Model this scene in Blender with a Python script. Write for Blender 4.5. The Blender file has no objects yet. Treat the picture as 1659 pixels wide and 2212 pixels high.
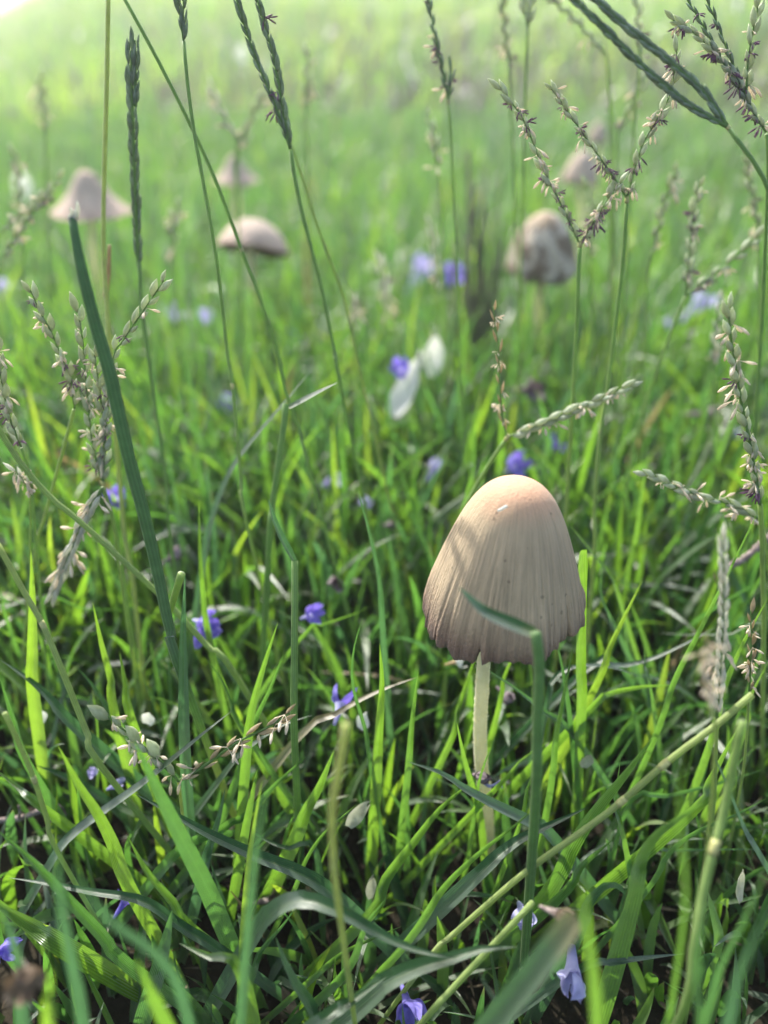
import bpy, math, random
import numpy as np
from mathutils import Vector, Matrix, Quaternion

# ------------------------------------------------------------------ camera, world, sun, exposure
SC = bpy.context.scene
COL = SC.collection
PITCH = math.radians(31.0)
CAM_H = 0.198
FV = 1659.0                      # focal length in "view pixels" (photo scaled to 1659 x 2212)
cam_d = bpy.data.cameras.new('camera')
cam = bpy.data.objects.new('camera', cam_d)
COL.objects.link(cam)
cam.location = (0, 0, CAM_H)
cam.rotation_euler = (math.pi / 2 - PITCH, 0, 0)
cam_d.sensor_fit = 'HORIZONTAL'
cam_d.sensor_width = 24.0
cam_d.lens = 24.0
cam_d.clip_start = 0.004
cam_d.clip_end = 400.0
cam_d.dof.use_dof = True
cam_d.dof.focus_distance = 0.166
cam_d.dof.aperture_fstop = 24.0 / 4.0
SC.camera = cam

SUN_EL, SUN_AZ = math.radians(43), math.radians(119)     # azimuth counted from +X towards +Y
world = bpy.data.worlds.new('World')
SC.world = world
world.use_nodes = True
wn = world.node_tree
sky = wn.nodes.new('ShaderNodeTexSky')
sky.sky_type = 'NISHITA'
sky.sun_disc = False
sky.sun_elevation = SUN_EL
sky.sun_rotation = math.pi / 2 - SUN_AZ
sky.dust_density = 3.0
sky.air_density = 1.0
sky.ozone_density = 0.7
bg = wn.nodes['Background']
bg.inputs['Strength'].default_value = 0.15
wn.links.new(sky.outputs[0], bg.inputs[0])
sun_d = bpy.data.lights.new('sun', 'SUN')
sun_d.energy = 4.2
sun_d.angle = math.radians(0.6)
sun_d.color = (1.0, 0.955, 0.88)
sun = bpy.data.objects.new('sun', sun_d)
COL.objects.link(sun)
SUN_DIR = Vector((math.cos(SUN_AZ) * math.cos(SUN_EL), math.sin(SUN_AZ) * math.cos(SUN_EL), math.sin(SUN_EL)))
sun.rotation_euler = SUN_DIR.to_track_quat('Z', 'Y').to_euler()
SC.view_settings.view_transform = 'Standard'
SC.view_settings.look = 'None'
SC.view_settings.exposure = 1.36
SC.view_settings.gamma = 1.0
SC.cycles.max_bounces = 10
SC.cycles.diffuse_bounces = 4
SC.cycles.transmission_bounces = 6
SC.cycles.transparent_max_bounces = 8
SC.cycles.volume_bounces = 0
SC.cycles.sample_clamp_indirect = 6.0
SC.cycles.use_denoising = True

rng = np.random.default_rng(7)
random.seed(7)

# ------------------------------------------------------------------ helpers
CP, SP = math.cos(PITCH), math.sin(PITCH)

def terrain(x, y):
    """height of the lawn: level round the camera, rising gently behind, a little lower on the far left"""
    x = np.asarray(x, float); y = np.asarray(y, float)
    t = np.clip((y - 0.8) / 7.5, 0, 1)
    rise = 0.88 * (t - 0.5 * t * t * 0.25) * np.clip(t * 6, 0, 1)
    side = 0.36 + 0.64 / (1 + np.exp(-(x / np.maximum(y, 0.4) + 0.375) * 34))
    bump = 0.004 * np.sin(x * 23 + 1.3) * np.cos(y * 19) + 0.003 * np.sin(x * 47 + y * 39)
    far = 0.02 * np.sin(x * 1.7 + y * 2.3) * np.clip(y - 1, 0, 1)
    return rise * side + bump * np.clip(y * 5, 0, 1) + far

def gz(x, y):
    return float(terrain(x, y))

def pix(vx, vy, Y):
    """the point seen at photo position (vx, vy) that stands Y metres ahead of the camera"""
    u, w = (vx - 829.5) / FV, (vy - 1106.0) / FV
    t = Y / (CP - w * SP)
    return Vector((u * t, Y, CAM_H + t * (-SP - w * CP)))

def pix_z(vx, vy, z):
    """the point seen at (vx, vy) at height z above level ground"""
    w = (vy - 1106.0) / FV
    t = (CAM_H - z) / (SP + w * CP)
    return Vector(((vx - 829.5) / FV * t, t * (CP - w * SP), z))

def depth(p):
    return p[1] * CP + (CAM_H - p[2]) * SP

def px2m(npx, p):
    return npx / FV * depth(p)

def spline(pts, n):
    """Catmull-Rom through pts, n samples"""
    P = np.array([list(p) for p in pts], float)
    if len(P) == 1: return np.repeat(P, n, 0)
    P = np.vstack([2 * P[0] - P[1], P, 2 * P[-1] - P[-2]])
    m = len(P) - 3
    seg = np.linalg.norm(P[2:-1] - P[1:-2], axis=1)
    cum = np.concatenate([[0], np.cumsum(seg)])
    out = []
    for s in np.linspace(0, cum[-1], n):
        i = min(np.searchsorted(cum, s, side='right') - 1, m - 1)
        t = (s - cum[i]) / max(seg[i], 1e-9)
        a, b, c, d = P[i:i + 4]
        out.append(0.5 * ((2 * b) + (c - a) * t + (2 * a - 5 * b + 4 * c - d) * t * t + (3 * b - a - 3 * c + d) * t ** 3))
    return np.array(out)

def mesh(name, V, F, mat, attr=None, smooth=True):
    """V (n,3) array, F list or (m,k) array of faces"""
    me = bpy.data.meshes.new(name)
    V = np.asarray(V, np.float32)
    if isinstance(F, np.ndarray):
        k = F.shape[1]
        me.vertices.add(len(V)); me.vertices.foreach_set('co', V.ravel())
        me.loops.add(F.size); me.loops.foreach_set('vertex_index', F.astype(np.int32).ravel())
        me.polygons.add(len(F)); me.polygons.foreach_set('loop_start', np.arange(0, F.size, k, dtype=np.int32))
        me.polygons.foreach_set('loop_total', np.full(len(F), k, np.int32))
        me.update(calc_edges=True)
    else:
        me.from_pydata([tuple(v) for v in V], [], F)
    me.materials.append(mat)
    if attr is not None:
        a = me.attributes.new('leaf', 'FLOAT_COLOR', 'POINT')
        a.data.foreach_set('color', np.asarray(attr, np.float32).ravel())
    if smooth:
        me.polygons.foreach_set('use_smooth', np.ones(len(me.polygons), bool))
    me.validate(); me.update()
    return me

def obj(name, me, parent=None, loc=None, **props):
    o = bpy.data.objects.new(name, me)
    COL.objects.link(o)
    if parent is not None: o.parent = parent
    if loc is not None: o.location = loc
    for k, v in props.items():
        if v is not None: o[k] = v
    return o

def thing(name, label, cat, loc, group=None):
    return obj(name, None, None, loc, label=label, category=cat, group=group)

# ------------------------------------------------------------------ materials
class N:
    def __init__(s, name):
        s.m = bpy.data.materials.new(name); s.m.use_nodes = True
        s.t = s.m.node_tree; s.t.nodes.clear()
        s.out = s.t.nodes.new('ShaderNodeOutputMaterial')
    def n(s, typ, ins=None, **kw):
        nd = s.t.nodes.new('ShaderNode' + typ)
        for k, v in kw.items(): setattr(nd, k, v)
        for k, v in (ins or {}).items():
            if isinstance(v, bpy.types.NodeSocket): s.t.links.new(v, nd.inputs[k])
            else: nd.inputs[k].default_value = v
        return nd
    def math(s, op, a, b=0.0, clamp=False):
        nd = s.t.nodes.new('ShaderNodeMath'); nd.operation = op; nd.use_clamp = clamp
        for i, v in enumerate((a, b)):
            if isinstance(v, bpy.types.NodeSocket): s.t.links.new(v, nd.inputs[i])
            else: nd.inputs[i].default_value = v
        return nd.outputs[0]
    def ramp(s, fac, stops):
        nd = s.t.nodes.new('ShaderNodeValToRGB')
        el = nd.color_ramp.elements
        while len(el) < len(stops): el.new(0.5)
        for e, (p, c) in zip(el, stops):
            e.position = p; e.color = (*c, 1)
        s.t.links.new(fac, nd.inputs[0])
        return nd.outputs[0]
    def mix(s, fac, a, b, typ='MIX'):
        nd = s.t.nodes.new('ShaderNodeMix'); nd.data_type = 'RGBA'; nd.blend_type = typ
        for k, v in ((0, fac), (6, a), (7, b)):
            if isinstance(v, bpy.types.NodeSocket): s.t.links.new(v, nd.inputs[k])
            elif k == 0: nd.inputs[0].default_value = v
            else: nd.inputs[k].default_value = (*v, 1)
        return nd.outputs[2]
    def done(s, shader):
        s.t.links.new(shader, s.out.inputs['Surface']); return s.m

def leaf_material(name, refl, trans, tmix=0.58, gloss=0.085, rough=0.52, dry=(0.42, 0.30, 0.13)):
    """grass: veined blade, light shines through it, waxy skin. attribute leaf = (hue, along, across, dryness)"""
    k = N(name)
    at = k.n('Attribute', attribute_name='leaf')
    sep = k.n('SeparateColor', {0: at.outputs['Color']})
    hue, along, across = sep.outputs[0], sep.outputs[1], sep.outputs[2]
    c1 = k.ramp(hue, refl); c2 = k.ramp(hue, trans)
    vein = k.math('SINE', k.math('MULTIPLY', across, 62.0))
    vein = k.math('MULTIPLY_ADD', vein, 0.5); vein.node.inputs[2].default_value = 0.5
    rib = k.math('SUBTRACT', 1.0, k.math('MULTIPLY', k.math('ABSOLUTE', k.math('SUBTRACT', across, 0.5)), 9.0), clamp=True)
    geo = k.n('NewGeometry')
    nz = k.n('TexNoise', {'Vector': geo.outputs['Position'], 'Scale': 420.0, 'Detail': 3.0})
    nz2 = k.n('TexNoise', {'Vector': geo.outputs['Position'], 'Scale': 2600.0, 'Detail': 2.0})
    mott = k.math('MULTIPLY_ADD', nz.outputs[0], 0.55); mott.node.inputs[2].default_value = 0.72
    grain = k.math('MULTIPLY_ADD', vein, 0.22); grain.node.inputs[2].default_value = 0.86
    sh = k.math('MULTIPLY', mott, grain)
    c1 = k.mix(1.0, c1, k.n('CombineColor', {0: sh, 1: sh, 2: sh}).outputs[0], 'MULTIPLY')
    c2 = k.mix(1.0, c2, k.n('CombineColor', {0: sh, 1: sh, 2: sh}).outputs[0], 'MULTIPLY')
    c1 = k.mix(k.math('MULTIPLY', rib, 0.35), c1, (0.22, 0.32, 0.12))
    # yellowish sheath at the foot, browned tips where the blade is dry
    foot = k.math('SUBTRACT', 1.0, k.math('MULTIPLY', along, 5.0), clamp=True)
    c1 = k.mix(k.math('MULTIPLY', foot, 0.5), c1, (0.22, 0.26, 0.08))
    tip = k.math('MULTIPLY', k.math('SUBTRACT', along, 0.90), 10.0, clamp=True)
    spots = k.math('GREATER_THAN', nz2.outputs[0], 0.69)
    dryf = k.math('MAXIMUM', k.math('MULTIPLY', tip, at.outputs['Alpha']), k.math('MULTIPLY', k.math('SUBTRACT', at.outputs['Alpha'], 0.8), 5.0, clamp=True), clamp=True)
    dryf = k.math('MAXIMUM', dryf, k.math('MULTIPLY', spots, 0.25))
    c1 = k.mix(dryf, c1, dry); c2 = k.mix(dryf, c2, tuple(v * 0.7 for v in dry))
    bump = k.n('Bump', {'Strength': 0.35, 'Distance': 0.0002, 'Height': vein})
    d = k.n('BsdfDiffuse', {'Color': c1, 'Normal': bump.outputs[0]})
    t = k.n('BsdfTranslucent', {'Color': c2, 'Normal': bump.outputs[0]})
    m = k.n('MixShader', {0: tmix, 1: d.outputs[0], 2: t.outputs[0]})
    g = k.n('BsdfGlossy', {'Color': (1, 1, 1, 1), 'Roughness': rough, 'Normal': bump.outputs[0]})
    fr = k.n('Fresnel', {'IOR': 1.42, 'Normal': bump.outputs[0]})
    f = k.math('MULTIPLY', fr.outputs[0], gloss * 2.0, clamp=True)
    return k.done(k.n('MixShader', {0: f, 1: m.outputs[0], 2: g.outputs[0]}).outputs[0])

REFL = [(0.0, (0.040, 0.095, 0.050)), (0.35, (0.050, 0.120, 0.036)), (0.7, (0.075, 0.150, 0.030)), (1.0, (0.13, 0.18, 0.04))]
TRANS = [(0.0, (0.07, 0.19, 0.06)), (0.35, (0.11, 0.29, 0.035)), (0.7, (0.22, 0.44, 0.025)), (1.0, (0.40, 0.58, 0.04))]
M_LEAF = leaf_material('grass_leaf', REFL, TRANS)
M_STEM = leaf_material('grass_culm', [(0, (0.085, 0.17, 0.08)), (0.5, (0.22, 0.34, 0.11)), (1, (0.46, 0.50, 0.18))],
                       [(0, (0.14, 0.30, 0.10)), (0.5, (0.34, 0.54, 0.12)), (1, (0.6, 0.66, 0.18))], 0.40, 0.16, 0.45)

def simple(name, col, trans=None, tmix=0.3, rough=0.6, noise=0.35, scale=900.0, spec=0.3, col2=None, sheen=0.0, rand=0.0):
    k = N(name)
    geo = k.n('NewGeometry')
    nz = k.n('TexNoise', {'Vector': geo.outputs['Position'], 'Scale': scale, 'Detail': 4.0, 'Roughness': 0.6})
    c = k.mix(k.math('MULTIPLY', k.math('SUBTRACT', nz.outputs[0], 0.32), 2.6, clamp=True), tuple(v * (1 - noise) for v in col), col2 or tuple(min(1, v * (1 + noise * 0.6)) for v in col))
    if rand:
        oi = k.n('ObjectInfo')
        r = k.math('MULTIPLY_ADD', oi.outputs['Random'], rand); r.node.inputs[2].default_value = 1 - rand * 0.6
        c = k.mix(1.0, c, k.n('CombineColor', {0: r, 1: r, 2: r}).outputs[0], 'MULTIPLY')
    bump = k.n('Bump', {'Strength': 0.5, 'Distance': 0.0003, 'Height': nz.outputs[0]})
    p = k.n('BsdfPrincipled', {'Base Color': c, 'Roughness': rough, 'Specular IOR Level': spec, 'Sheen Weight': sheen, 'Normal': bump.outputs[0]})
    if trans is None: return k.done(p.outputs[0])
    t = k.n('BsdfTranslucent', {'Color': (*trans, 1), 'Normal': bump.outputs[0]})
    return k.done(k.n('MixShader', {0: tmix, 1: p.outputs[0], 2: t.outputs[0]}).outputs[0])

M_SPIKE = simple('spikelet_green', (0.40, 0.48, 0.32), (0.62, 0.68, 0.42), 0.5, 0.5, 0.3, 700, col2=(0.62, 0.66, 0.54), rand=0.6)
M_SPIKE_DK = simple('spikelet_dark', (0.20, 0.28, 0.18), (0.34, 0.44, 0.24), 0.4, 0.5, 0.4, 700, col2=(0.36, 0.43, 0.33), rand=0.6)
M_SPIKE_PALE = simple('spikelet_pale', (0.66, 0.68, 0.58), (0.8, 0.8, 0.66), 0.5, 0.6, 0.25, 700, col2=(0.8, 0.78, 0.7), rand=0.5)
M_SPIKE_TAN = simple('spikelet_tan', (0.55, 0.46, 0.30), (0.66, 0.54, 0.32), 0.45, 0.6, 0.4, 700, rand=0.5)
M_ANTHER = simple('anther_cream', (0.86, 0.78, 0.64), (0.88, 0.78, 0.62), 0.5, 0.7, 0.25, 1500, rand=0.4)
M_STIGMA = simple('stigma_purple', (0.22, 0.12, 0.19), (0.34, 0.18, 0.28), 0.35, 0.7, 0.4, 1500, rand=0.5)
M_DRY = simple('dry_sheath', (0.50, 0.38, 0.22), (0.5, 0.36, 0.18), 0.35, 0.7, 0.35, 500)
M_NODE = simple('culm_node', (0.40, 0.40, 0.16), None, 0, 0.5, 0.3, 900)
M_VIOLET = simple('violet_petal', (0.19, 0.15, 0.62), (0.26, 0.18, 0.75), 0.4, 0.6, 0.35, 500, col2=(0.32, 0.28, 0.76), sheen=0.2, rand=0.4)
M_LILAC = simple('lilac_petal', (0.46, 0.44, 0.78), (0.5, 0.45, 0.8), 0.4, 0.6, 0.2, 400, col2=(0.62, 0.62, 0.86), sheen=0.2)
M_WILT = simple('wilted_petal', (0.16, 0.12, 0.13), (0.15, 0.1, 0.12), 0.2, 0.8, 0.5, 600, col2=(0.34, 0.28, 0.30), rand=0.4)
M_WHITE = simple('white_petal', (0.78, 0.78, 0.74), (0.7, 0.72, 0.62), 0.4, 0.6, 0.1, 300, sheen=0.1)
M_SCRAP = simple('pale_scrap', (0.34, 0.37, 0.28), (0.42, 0.44, 0.3), 0.4, 0.6, 0.35, 500, col2=(0.5, 0.5, 0.42))
M_TWIG = simple('twig_bark', (0.20, 0.15, 0.13), None, 0, 0.85, 0.5, 900, col2=(0.34, 0.28, 0.26))
M_LITTER = simple('dry_litter', (0.15, 0.10, 0.065), (0.2, 0.13, 0.07), 0.2, 0.9, 0.55, 300, col2=(0.32, 0.25, 0.18), rand=0.5)

def soil_material():
    k = N('dark_soil')
    geo = k.n('NewGeometry')
    a = k.n('TexNoise', {'Vector': geo.outputs['Position'], 'Scale': 60.0, 'Detail': 8.0, 'Roughness': 0.7})
    b = k.n('TexVoronoi', {'Vector': geo.outputs['Position'], 'Scale': 210.0})
    c = k.ramp(a.outputs[0], [(0.3, (0.012, 0.010, 0.007)), (0.55, (0.028, 0.023, 0.015)), (0.75, (0.055, 0.046, 0.030))])
    bump = k.n('Bump', {'Strength': 1.0, 'Distance': 0.004, 'Height': k.math('ADD', a.outputs[0], b.outputs[0])})
    return k.done(k.n('BsdfPrincipled', {'Base Color': c, 'Roughness': 0.95, 'Specular IOR Level': 0.15, 'Normal': bump.outputs[0]}).outputs[0])
M_SOIL = soil_material()

def cap_material(name, apex, flank, margin, height, patch=0.0):
    """dry fibrous cap skin: radial fibres, brown eye at the top, darker wrinkled margin (object space, z = 0 at the margin)"""
    k = N(name)
    tc = k.n('TexCoord')
    sx = k.n('SeparateXYZ', {0: tc.outputs['Object']})
    ang = k.math('ARCTAN2', sx.outputs[1], sx.outputs[0])
    zz = k.math('DIVIDE', sx.outputs[2], height)
    comb = k.n('CombineXYZ', {0: k.math('MULTIPLY', k.math('COSINE', ang), 1.0), 1: k.math('MULTIPLY', k.math('SINE', ang), 1.0), 2: k.math('MULTIPLY', zz, 0.10)})
    fib = k.n('TexNoise', {'Vector': comb.outputs[0], 'Scale': 26.0, 'Detail': 5.0, 'Roughness': 0.65})
    comb2 = k.n('CombineXYZ', {0: k.math('COSINE', ang), 1: k.math('SINE', ang), 2: k.math('MULTIPLY', zz, 1.2)})
    wr = k.n('TexNoise', {'Vector': comb2.outputs[0], 'Scale': 22.0, 'Detail': 4.0, 'Roughness': 0.6})
    blot = k.n('TexNoise', {'Vector': tc.outputs['Object'], 'Scale': 90.0, 'Detail': 5.0, 'Roughness': 0.65})
    fine = k.n('TexNoise', {'Vector': tc.outputs['Object'], 'Scale': 1600.0, 'Detail': 2.0})
    wob = k.math('ADD', zz, k.math('MULTIPLY', k.math('SUBTRACT', blot.outputs[0], 0.5), 0.16))
    base = k.ramp(wob, [(0.0, margin), (0.13, tuple(0.5 * (m + f) for m, f in zip(margin, flank))), (0.32, flank), (0.80, flank), (0.96, apex)])
    f = k.math('MULTIPLY', k.math('SUBTRACT', fib.outputs[0], 0.5), 2.6)
    f = k.math('MULTIPLY', f, k.math('SUBTRACT', 1.0, k.math('POWER', k.math('MAXIMUM', zz, 0.0), 4.0), clamp=True))
    tone = k.math('ADD', k.math('ADD', 1.0, k.math('MULTIPLY', f, 0.62)), k.math('MULTIPLY', k.math('SUBTRACT', blot.outputs[0], 0.5), 0.40))
    c = k.mix(1.0, base, k.n('CombineColor', {0: tone, 1: tone, 2: tone}).outputs[0], 'MULTIPLY')
    sp_ = k.n('TexVoronoi', {'Vector': tc.outputs['Object'], 'Scale': 330.0})
    dirt = k.math('MULTIPLY', k.math('LESS_THAN', sp_.outputs['Distance'], 0.16), k.math('GREATER_THAN', blot.outputs[0], 0.52))
    c = k.mix(k.math('MULTIPLY', dirt, 0.45), c, (0.12, 0.08, 0.05))
    if patch:
        c = k.mix(k.math('MULTIPLY', k.math('SUBTRACT', blot.outputs[0], 0.48), 14.0, clamp=True), c, (0.66, 0.58, 0.46))
    low = k.math('SUBTRACT', 1.0, k.math('MULTIPLY', zz, 2.6), clamp=True)
    eye = k.math('SUBTRACT', 1.0, k.math('POWER', k.math('MAXIMUM', zz, 0.0), 3.0), clamp=True)
    h = k.math('ADD', k.math('MULTIPLY', fib.outputs[0], eye), k.math('MULTIPLY', k.math('MULTIPLY', wr.outputs[0], low), 1.3))
    h = k.math('ADD', h, k.math('MULTIPLY', fine.outputs[0], 0.16))
    bump = k.n('Bump', {'Strength': 0.85, 'Distance': 0.0013, 'Height': h})
    p = k.n('BsdfPrincipled', {'Base Color': c, 'Roughness': 0.72, 'Specular IOR Level': 0.25, 'Sheen Weight': 0.25, 'Sheen Roughness': 0.4, 'Normal': bump.outputs[0]})
    t = k.n('BsdfTranslucent', {'Color': k.mix(1.0, c, (1.0, 0.85, 0.65), 'MULTIPLY'), 'Normal': bump.outputs[0]})
    return k.done(k.n('MixShader', {0: 0.20, 1: p.outputs[0], 2: t.outputs[0]}).outputs[0])
M_CAP = cap_material('bell_cap_skin', (0.66, 0.40, 0.25), (0.60, 0.46, 0.29), (0.27, 0.165, 0.11), 0.032)
M_CAP_PINK = cap_material('pale_cap_skin', (0.66, 0.44, 0.29), (0.70, 0.55, 0.43), (0.58, 0.42, 0.32), 0.028)
M_CAP_CRACK = cap_material('cracked_cap_skin', (0.44, 0.33, 0.22), (0.27, 0.20, 0.14), (0.18, 0.125, 0.09), 0.03, 1.0)
M_GILL = simple('brown_gill', (0.14, 0.075, 0.045), (0.2, 0.1, 0.05), 0.15, 0.85, 0.3, 400)
M_STIPE = simple('pale_stipe', (0.78, 0.76, 0.52), (0.85, 0.82, 0.5), 0.42, 0.65, 0.14, 500, col2=(0.86, 0.84, 0.66), sheen=0.3)

# ------------------------------------------------------------------ ground
def build_ground():
    ys = np.concatenate([np.linspace(-1.2, 0, 20), np.linspace(0.02, 0.6, 60), np.linspace(0.64, 2.5, 70), np.linspace(2.6, 9, 70), np.linspace(10, 140, 20)])
    ux = np.linspace(-1, 1, 161)
    V = []
    for y in ys:
        half = 0.9 + abs(y) * 1.6
        x = ux * half
        V.append(np.stack([x, np.full_like(x, y), terrain(x, np.full_like(x, y))], 1))
    V = np.concatenate(V); n = len(ux)
    i, j = np.meshgrid(np.arange(len(ys) - 1), np.arange(n - 1), indexing='ij')
    a = (i * n + j).ravel()
    F = np.stack([a, a + 1, a + n + 1, a + n], 1)
    obj('ground', mesh('ground', V, F, M_SOIL), kind='structure', label='dark crumbly soil under the long grass')
build_ground()

# ------------------------------------------------------------------ mushrooms
def lathe_cap(profile, nseg, fn, mat, name='cap'):
    """profile [(r, z)] from the apex to the margin and back inside; fn(r, z, ang, k) deforms; z = 0 at the margin"""
    V, F = [], []
    m = len(profile)
    for k_, (r, z) in enumerate(profile):
        for j in range(nseg):
            a = 2 * math.pi * j / nseg
            V.append(fn(max(r, 1e-5), z, a, k_ / (m - 1)))
    for k_ in range(m - 1):
        for j in range(nseg):
            a, b = k_ * nseg + j, k_ * nseg + (j + 1) % nseg
            F.append((a, a + nseg, b + nseg, b))
    return mesh(name, V, F, mat)

def resample(profile, n):
    P = spline([(r, z, 0) for r, z in profile], n)
    return [(max(p[0], 0), p[1]) for p in P]

def tube(pts, radii, sides=7, attr=None, wob=0.0):
    """returns V, F for a tube along pts (n,3); radii array"""
    P = np.asarray(pts, float); n = len(P)
    T = np.gradient(P, axis=0); T /= np.linalg.norm(T, axis=1)[:, None] + 1e-12
    ref = np.array([0.31, 0.95, 0.1])
    A = np.cross(T, ref); A /= np.linalg.norm(A, axis=1)[:, None] + 1e-12
    B = np.cross(T, A)
    ang = np.arange(sides) * 2 * math.pi / sides
    R = np.broadcast_to(np.asarray(radii, float), (n,))
    ring = P[:, None, :] + R[:, None, None] * (np.cos(ang)[None, :, None] * A[:, None, :] + np.sin(ang)[None, :, None] * B[:, None, :])
    if wob: ring = ring + rng.normal(0, wob, ring.shape)
    V = np.concatenate([ring.reshape(-1, 3), P[:1], P[-1:]])
    F = []
    for i in range(n - 1):
        for j in range(sides):
            a, b = i * sides + j, i * sides + (j + 1) % sides
            F.append((a, b, b + sides, a + sides))
    c0, c1 = n * sides, n * sides + 1
    for j in range(sides):
        F.append((c0, (j + 1) % sides, j))
        F.append((c1, (n - 1) * sides + j, (n - 1) * sides + (j + 1) % sides))
    return V, F

def mushroom(name, label, cap_centre, axis_tilt, profile, nseg, deform, cap_mat, stem_pts, stem_r, group, inner=0.9, n_gills=70, stem_wob=0.0):
    """cap_centre: centre of the margin plane (world); axis_tilt: (rx, ry); stem_pts world, top first"""
    base = Vector(stem_pts[-1])
    root = thing(name, label, 'mushroom', base, group)
    rot = Matrix.Rotation(axis_tilt[0], 4, 'X') @ Matrix.Rotation(axis_tilt[1], 4, 'Y')
    M = Matrix.Translation(Vector(cap_centre) - base) @ rot
    rmax = max(r for r, z in profile)
    outer = resample(profile, 56)
    under = [(r * inner, z - 0.0006 - 0.002 * (z / profile[0][1])) for r, z in reversed(outer[4:])]
    capo = obj('cap', lathe_cap(outer + under, nseg, deform, cap_mat), root); capo.matrix_local = M
    # gills: thin radial plates under the cap
    V, F = [], []
    for g in range(n_gills):
        a = 2 * math.pi * g / n_gills
        ca, sa = math.cos(a), math.sin(a)
        st = len(V)
        prof = [outer[i] for i in range(8, 54, 5)]
        for (r, z) in prof:
            for (rr, zz) in ((r * 0.90, z - 0.0010), (max(r * 0.62, 0.0022), z - 0.0032)):
                p = deform(rr, zz, a, 0.95)
                V.append((p[0], p[1], min(p[2], zz + 0.0005)))
        for i in range(len(prof) - 1):
            F.append((st + 2 * i, st + 2 * i + 1, st + 2 * i + 3, st + 2 * i + 2))
    gl = obj('gills', mesh('gills', V, F, M_GILL, smooth=False), root, label='brown gills under the cap', kind='stuff'); gl.matrix_local = M
    P = spline([Vector(p) - base for p in stem_pts], 40)
    rr = np.interp(np.linspace(0, 1, 40), np.linspace(0, 1, len(stem_r)), stem_r)
    V, F = tube(P, rr, 18, wob=stem_wob)
    obj('stem', mesh('stem', V, F, M_STIPE), root)
    return root

# the bell mushroom: scalloped margin with a split at the front
MX, MY = 0.0, 0.132
CAPC = pix(1083, 1318, 0.134)
RIM = [rng.normal(0, 1, 96) for _ in range(3)]
def rim_noise(a, i, f):
    v = (a / (2 * math.pi)) % 1.0 * f
    k0 = int(v); t = v - k0; t = t * t * (3 - 2 * t)
    return RIM[i][k0 % f] * (1 - t) + RIM[i][(k0 + 1) % f] * t
def bell_deform(r, z, a, k):
    H = 0.032
    q = 1 - min(max(z / H, 0), 1)                       # 0 apex, 1 margin
    lob = 0.030 * math.sin(3 * a + 0.6) + 0.022 * math.sin(5 * a + 2.0) + 0.014 * math.sin(9 * a + 0.4)
    rr = r * (1 + lob * q ** 2)
    fold = 0.00009 * math.sin(104 * a + 5.0 * math.sin(3 * a) + 3 * math.sin(7 * a)) * (0.5 + 0.5 * math.sin(11 * a + 2)) + 0.00006 * math.sin(171 * a + 6 * math.sin(5 * a)) + 0.00016 * rim_noise(a, 1, 61) * (0.4 + 0.6 * q)
    rr += fold * q ** 1.2
    rr += 0.00042 * q ** 6 * rim_noise(a, 0, 83)          # crimped edge
    zz = z
    e = max(0.0, (q - 0.80) / 0.20)
    scal = 0.0007 * math.sin(7 * a + 1.0) + 0.00045 * rim_noise(a, 0, 19) + 0.00032 * rim_noise(a, 1, 47) + 0.00026 * rim_noise(a, 2, 96)
    zz += scal * e
    # left front lobe hangs lower, right side is lifted
    zz += e * (-0.0012 * math.cos(a - math.radians(215)) + 0.0012 * math.cos(a - math.radians(330)))
    # split in the margin
    for a0, w, dpt in ((math.radians(247), 0.055, 0.0042), (math.radians(212), 0.05, 0.0022), (math.radians(318), 0.06, 0.0020), (math.radians(80), 0.05, 0.003)):
        d = abs((a - a0 + math.pi) % (2 * math.pi) - math.pi)
        if d < w:
            zz += dpt * (1 - d / w) * e
            rr -= 0.0011 * (1 - d / w) * q ** 3
    # a shallow crease below the eye
    d = abs((a - math.radians(243) + math.pi) % (2 * math.pi) - math.pi)
    rr -= 0.0007 * math.exp(-(d / 0.16) ** 2) * (q * (1 - q * 0.3)) ** 1.5
    return (rr * math.cos(a), rr * math.sin(a), zz)
bell_prof = [(0, 0.0322), (0.0028, 0.0319), (0.0056, 0.0305), (0.0080, 0.0279), (0.0102, 0.0241), (0.0121, 0.0196), (0.0139, 0.0146), (0.0155, 0.0095), (0.0168, 0.0050), (0.0175, 0.0018), (0.0176, 0.0)]
stemY = 0.131
stem_px = [(1060, 1260), (1052, 1340), (1047, 1405), (1041, 1490), (1037, 1580), (1040, 1650), (1049, 1720), (1054, 1800), (1057, 1880)]
sp = [pix(x, y, stemY) for x, y in stem_px]
sp.append(Vector((sp[-1].x, stemY, gz(sp[-1].x, stemY) - 0.002)))
sp[0] = Vector((CAPC.x - 0.001, stemY + 0.002, CAPC.z + 0.026))
STEM_BASE = sp[-1].copy()
BELL = mushroom('bell_mushroom', 'tan bell-shaped mushroom with scalloped split margin on a pale yellow stem', CAPC, (math.radians(-1), math.radians(1.5)),
         bell_prof, 420, bell_deform, M_CAP, sp, [0.0013, 0.00145, 0.0015, 0.0016, 0.00165, 0.0017, 0.0018, 0.0020], 'mushrooms in the lawn', stem_wob=0.00003)
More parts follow.
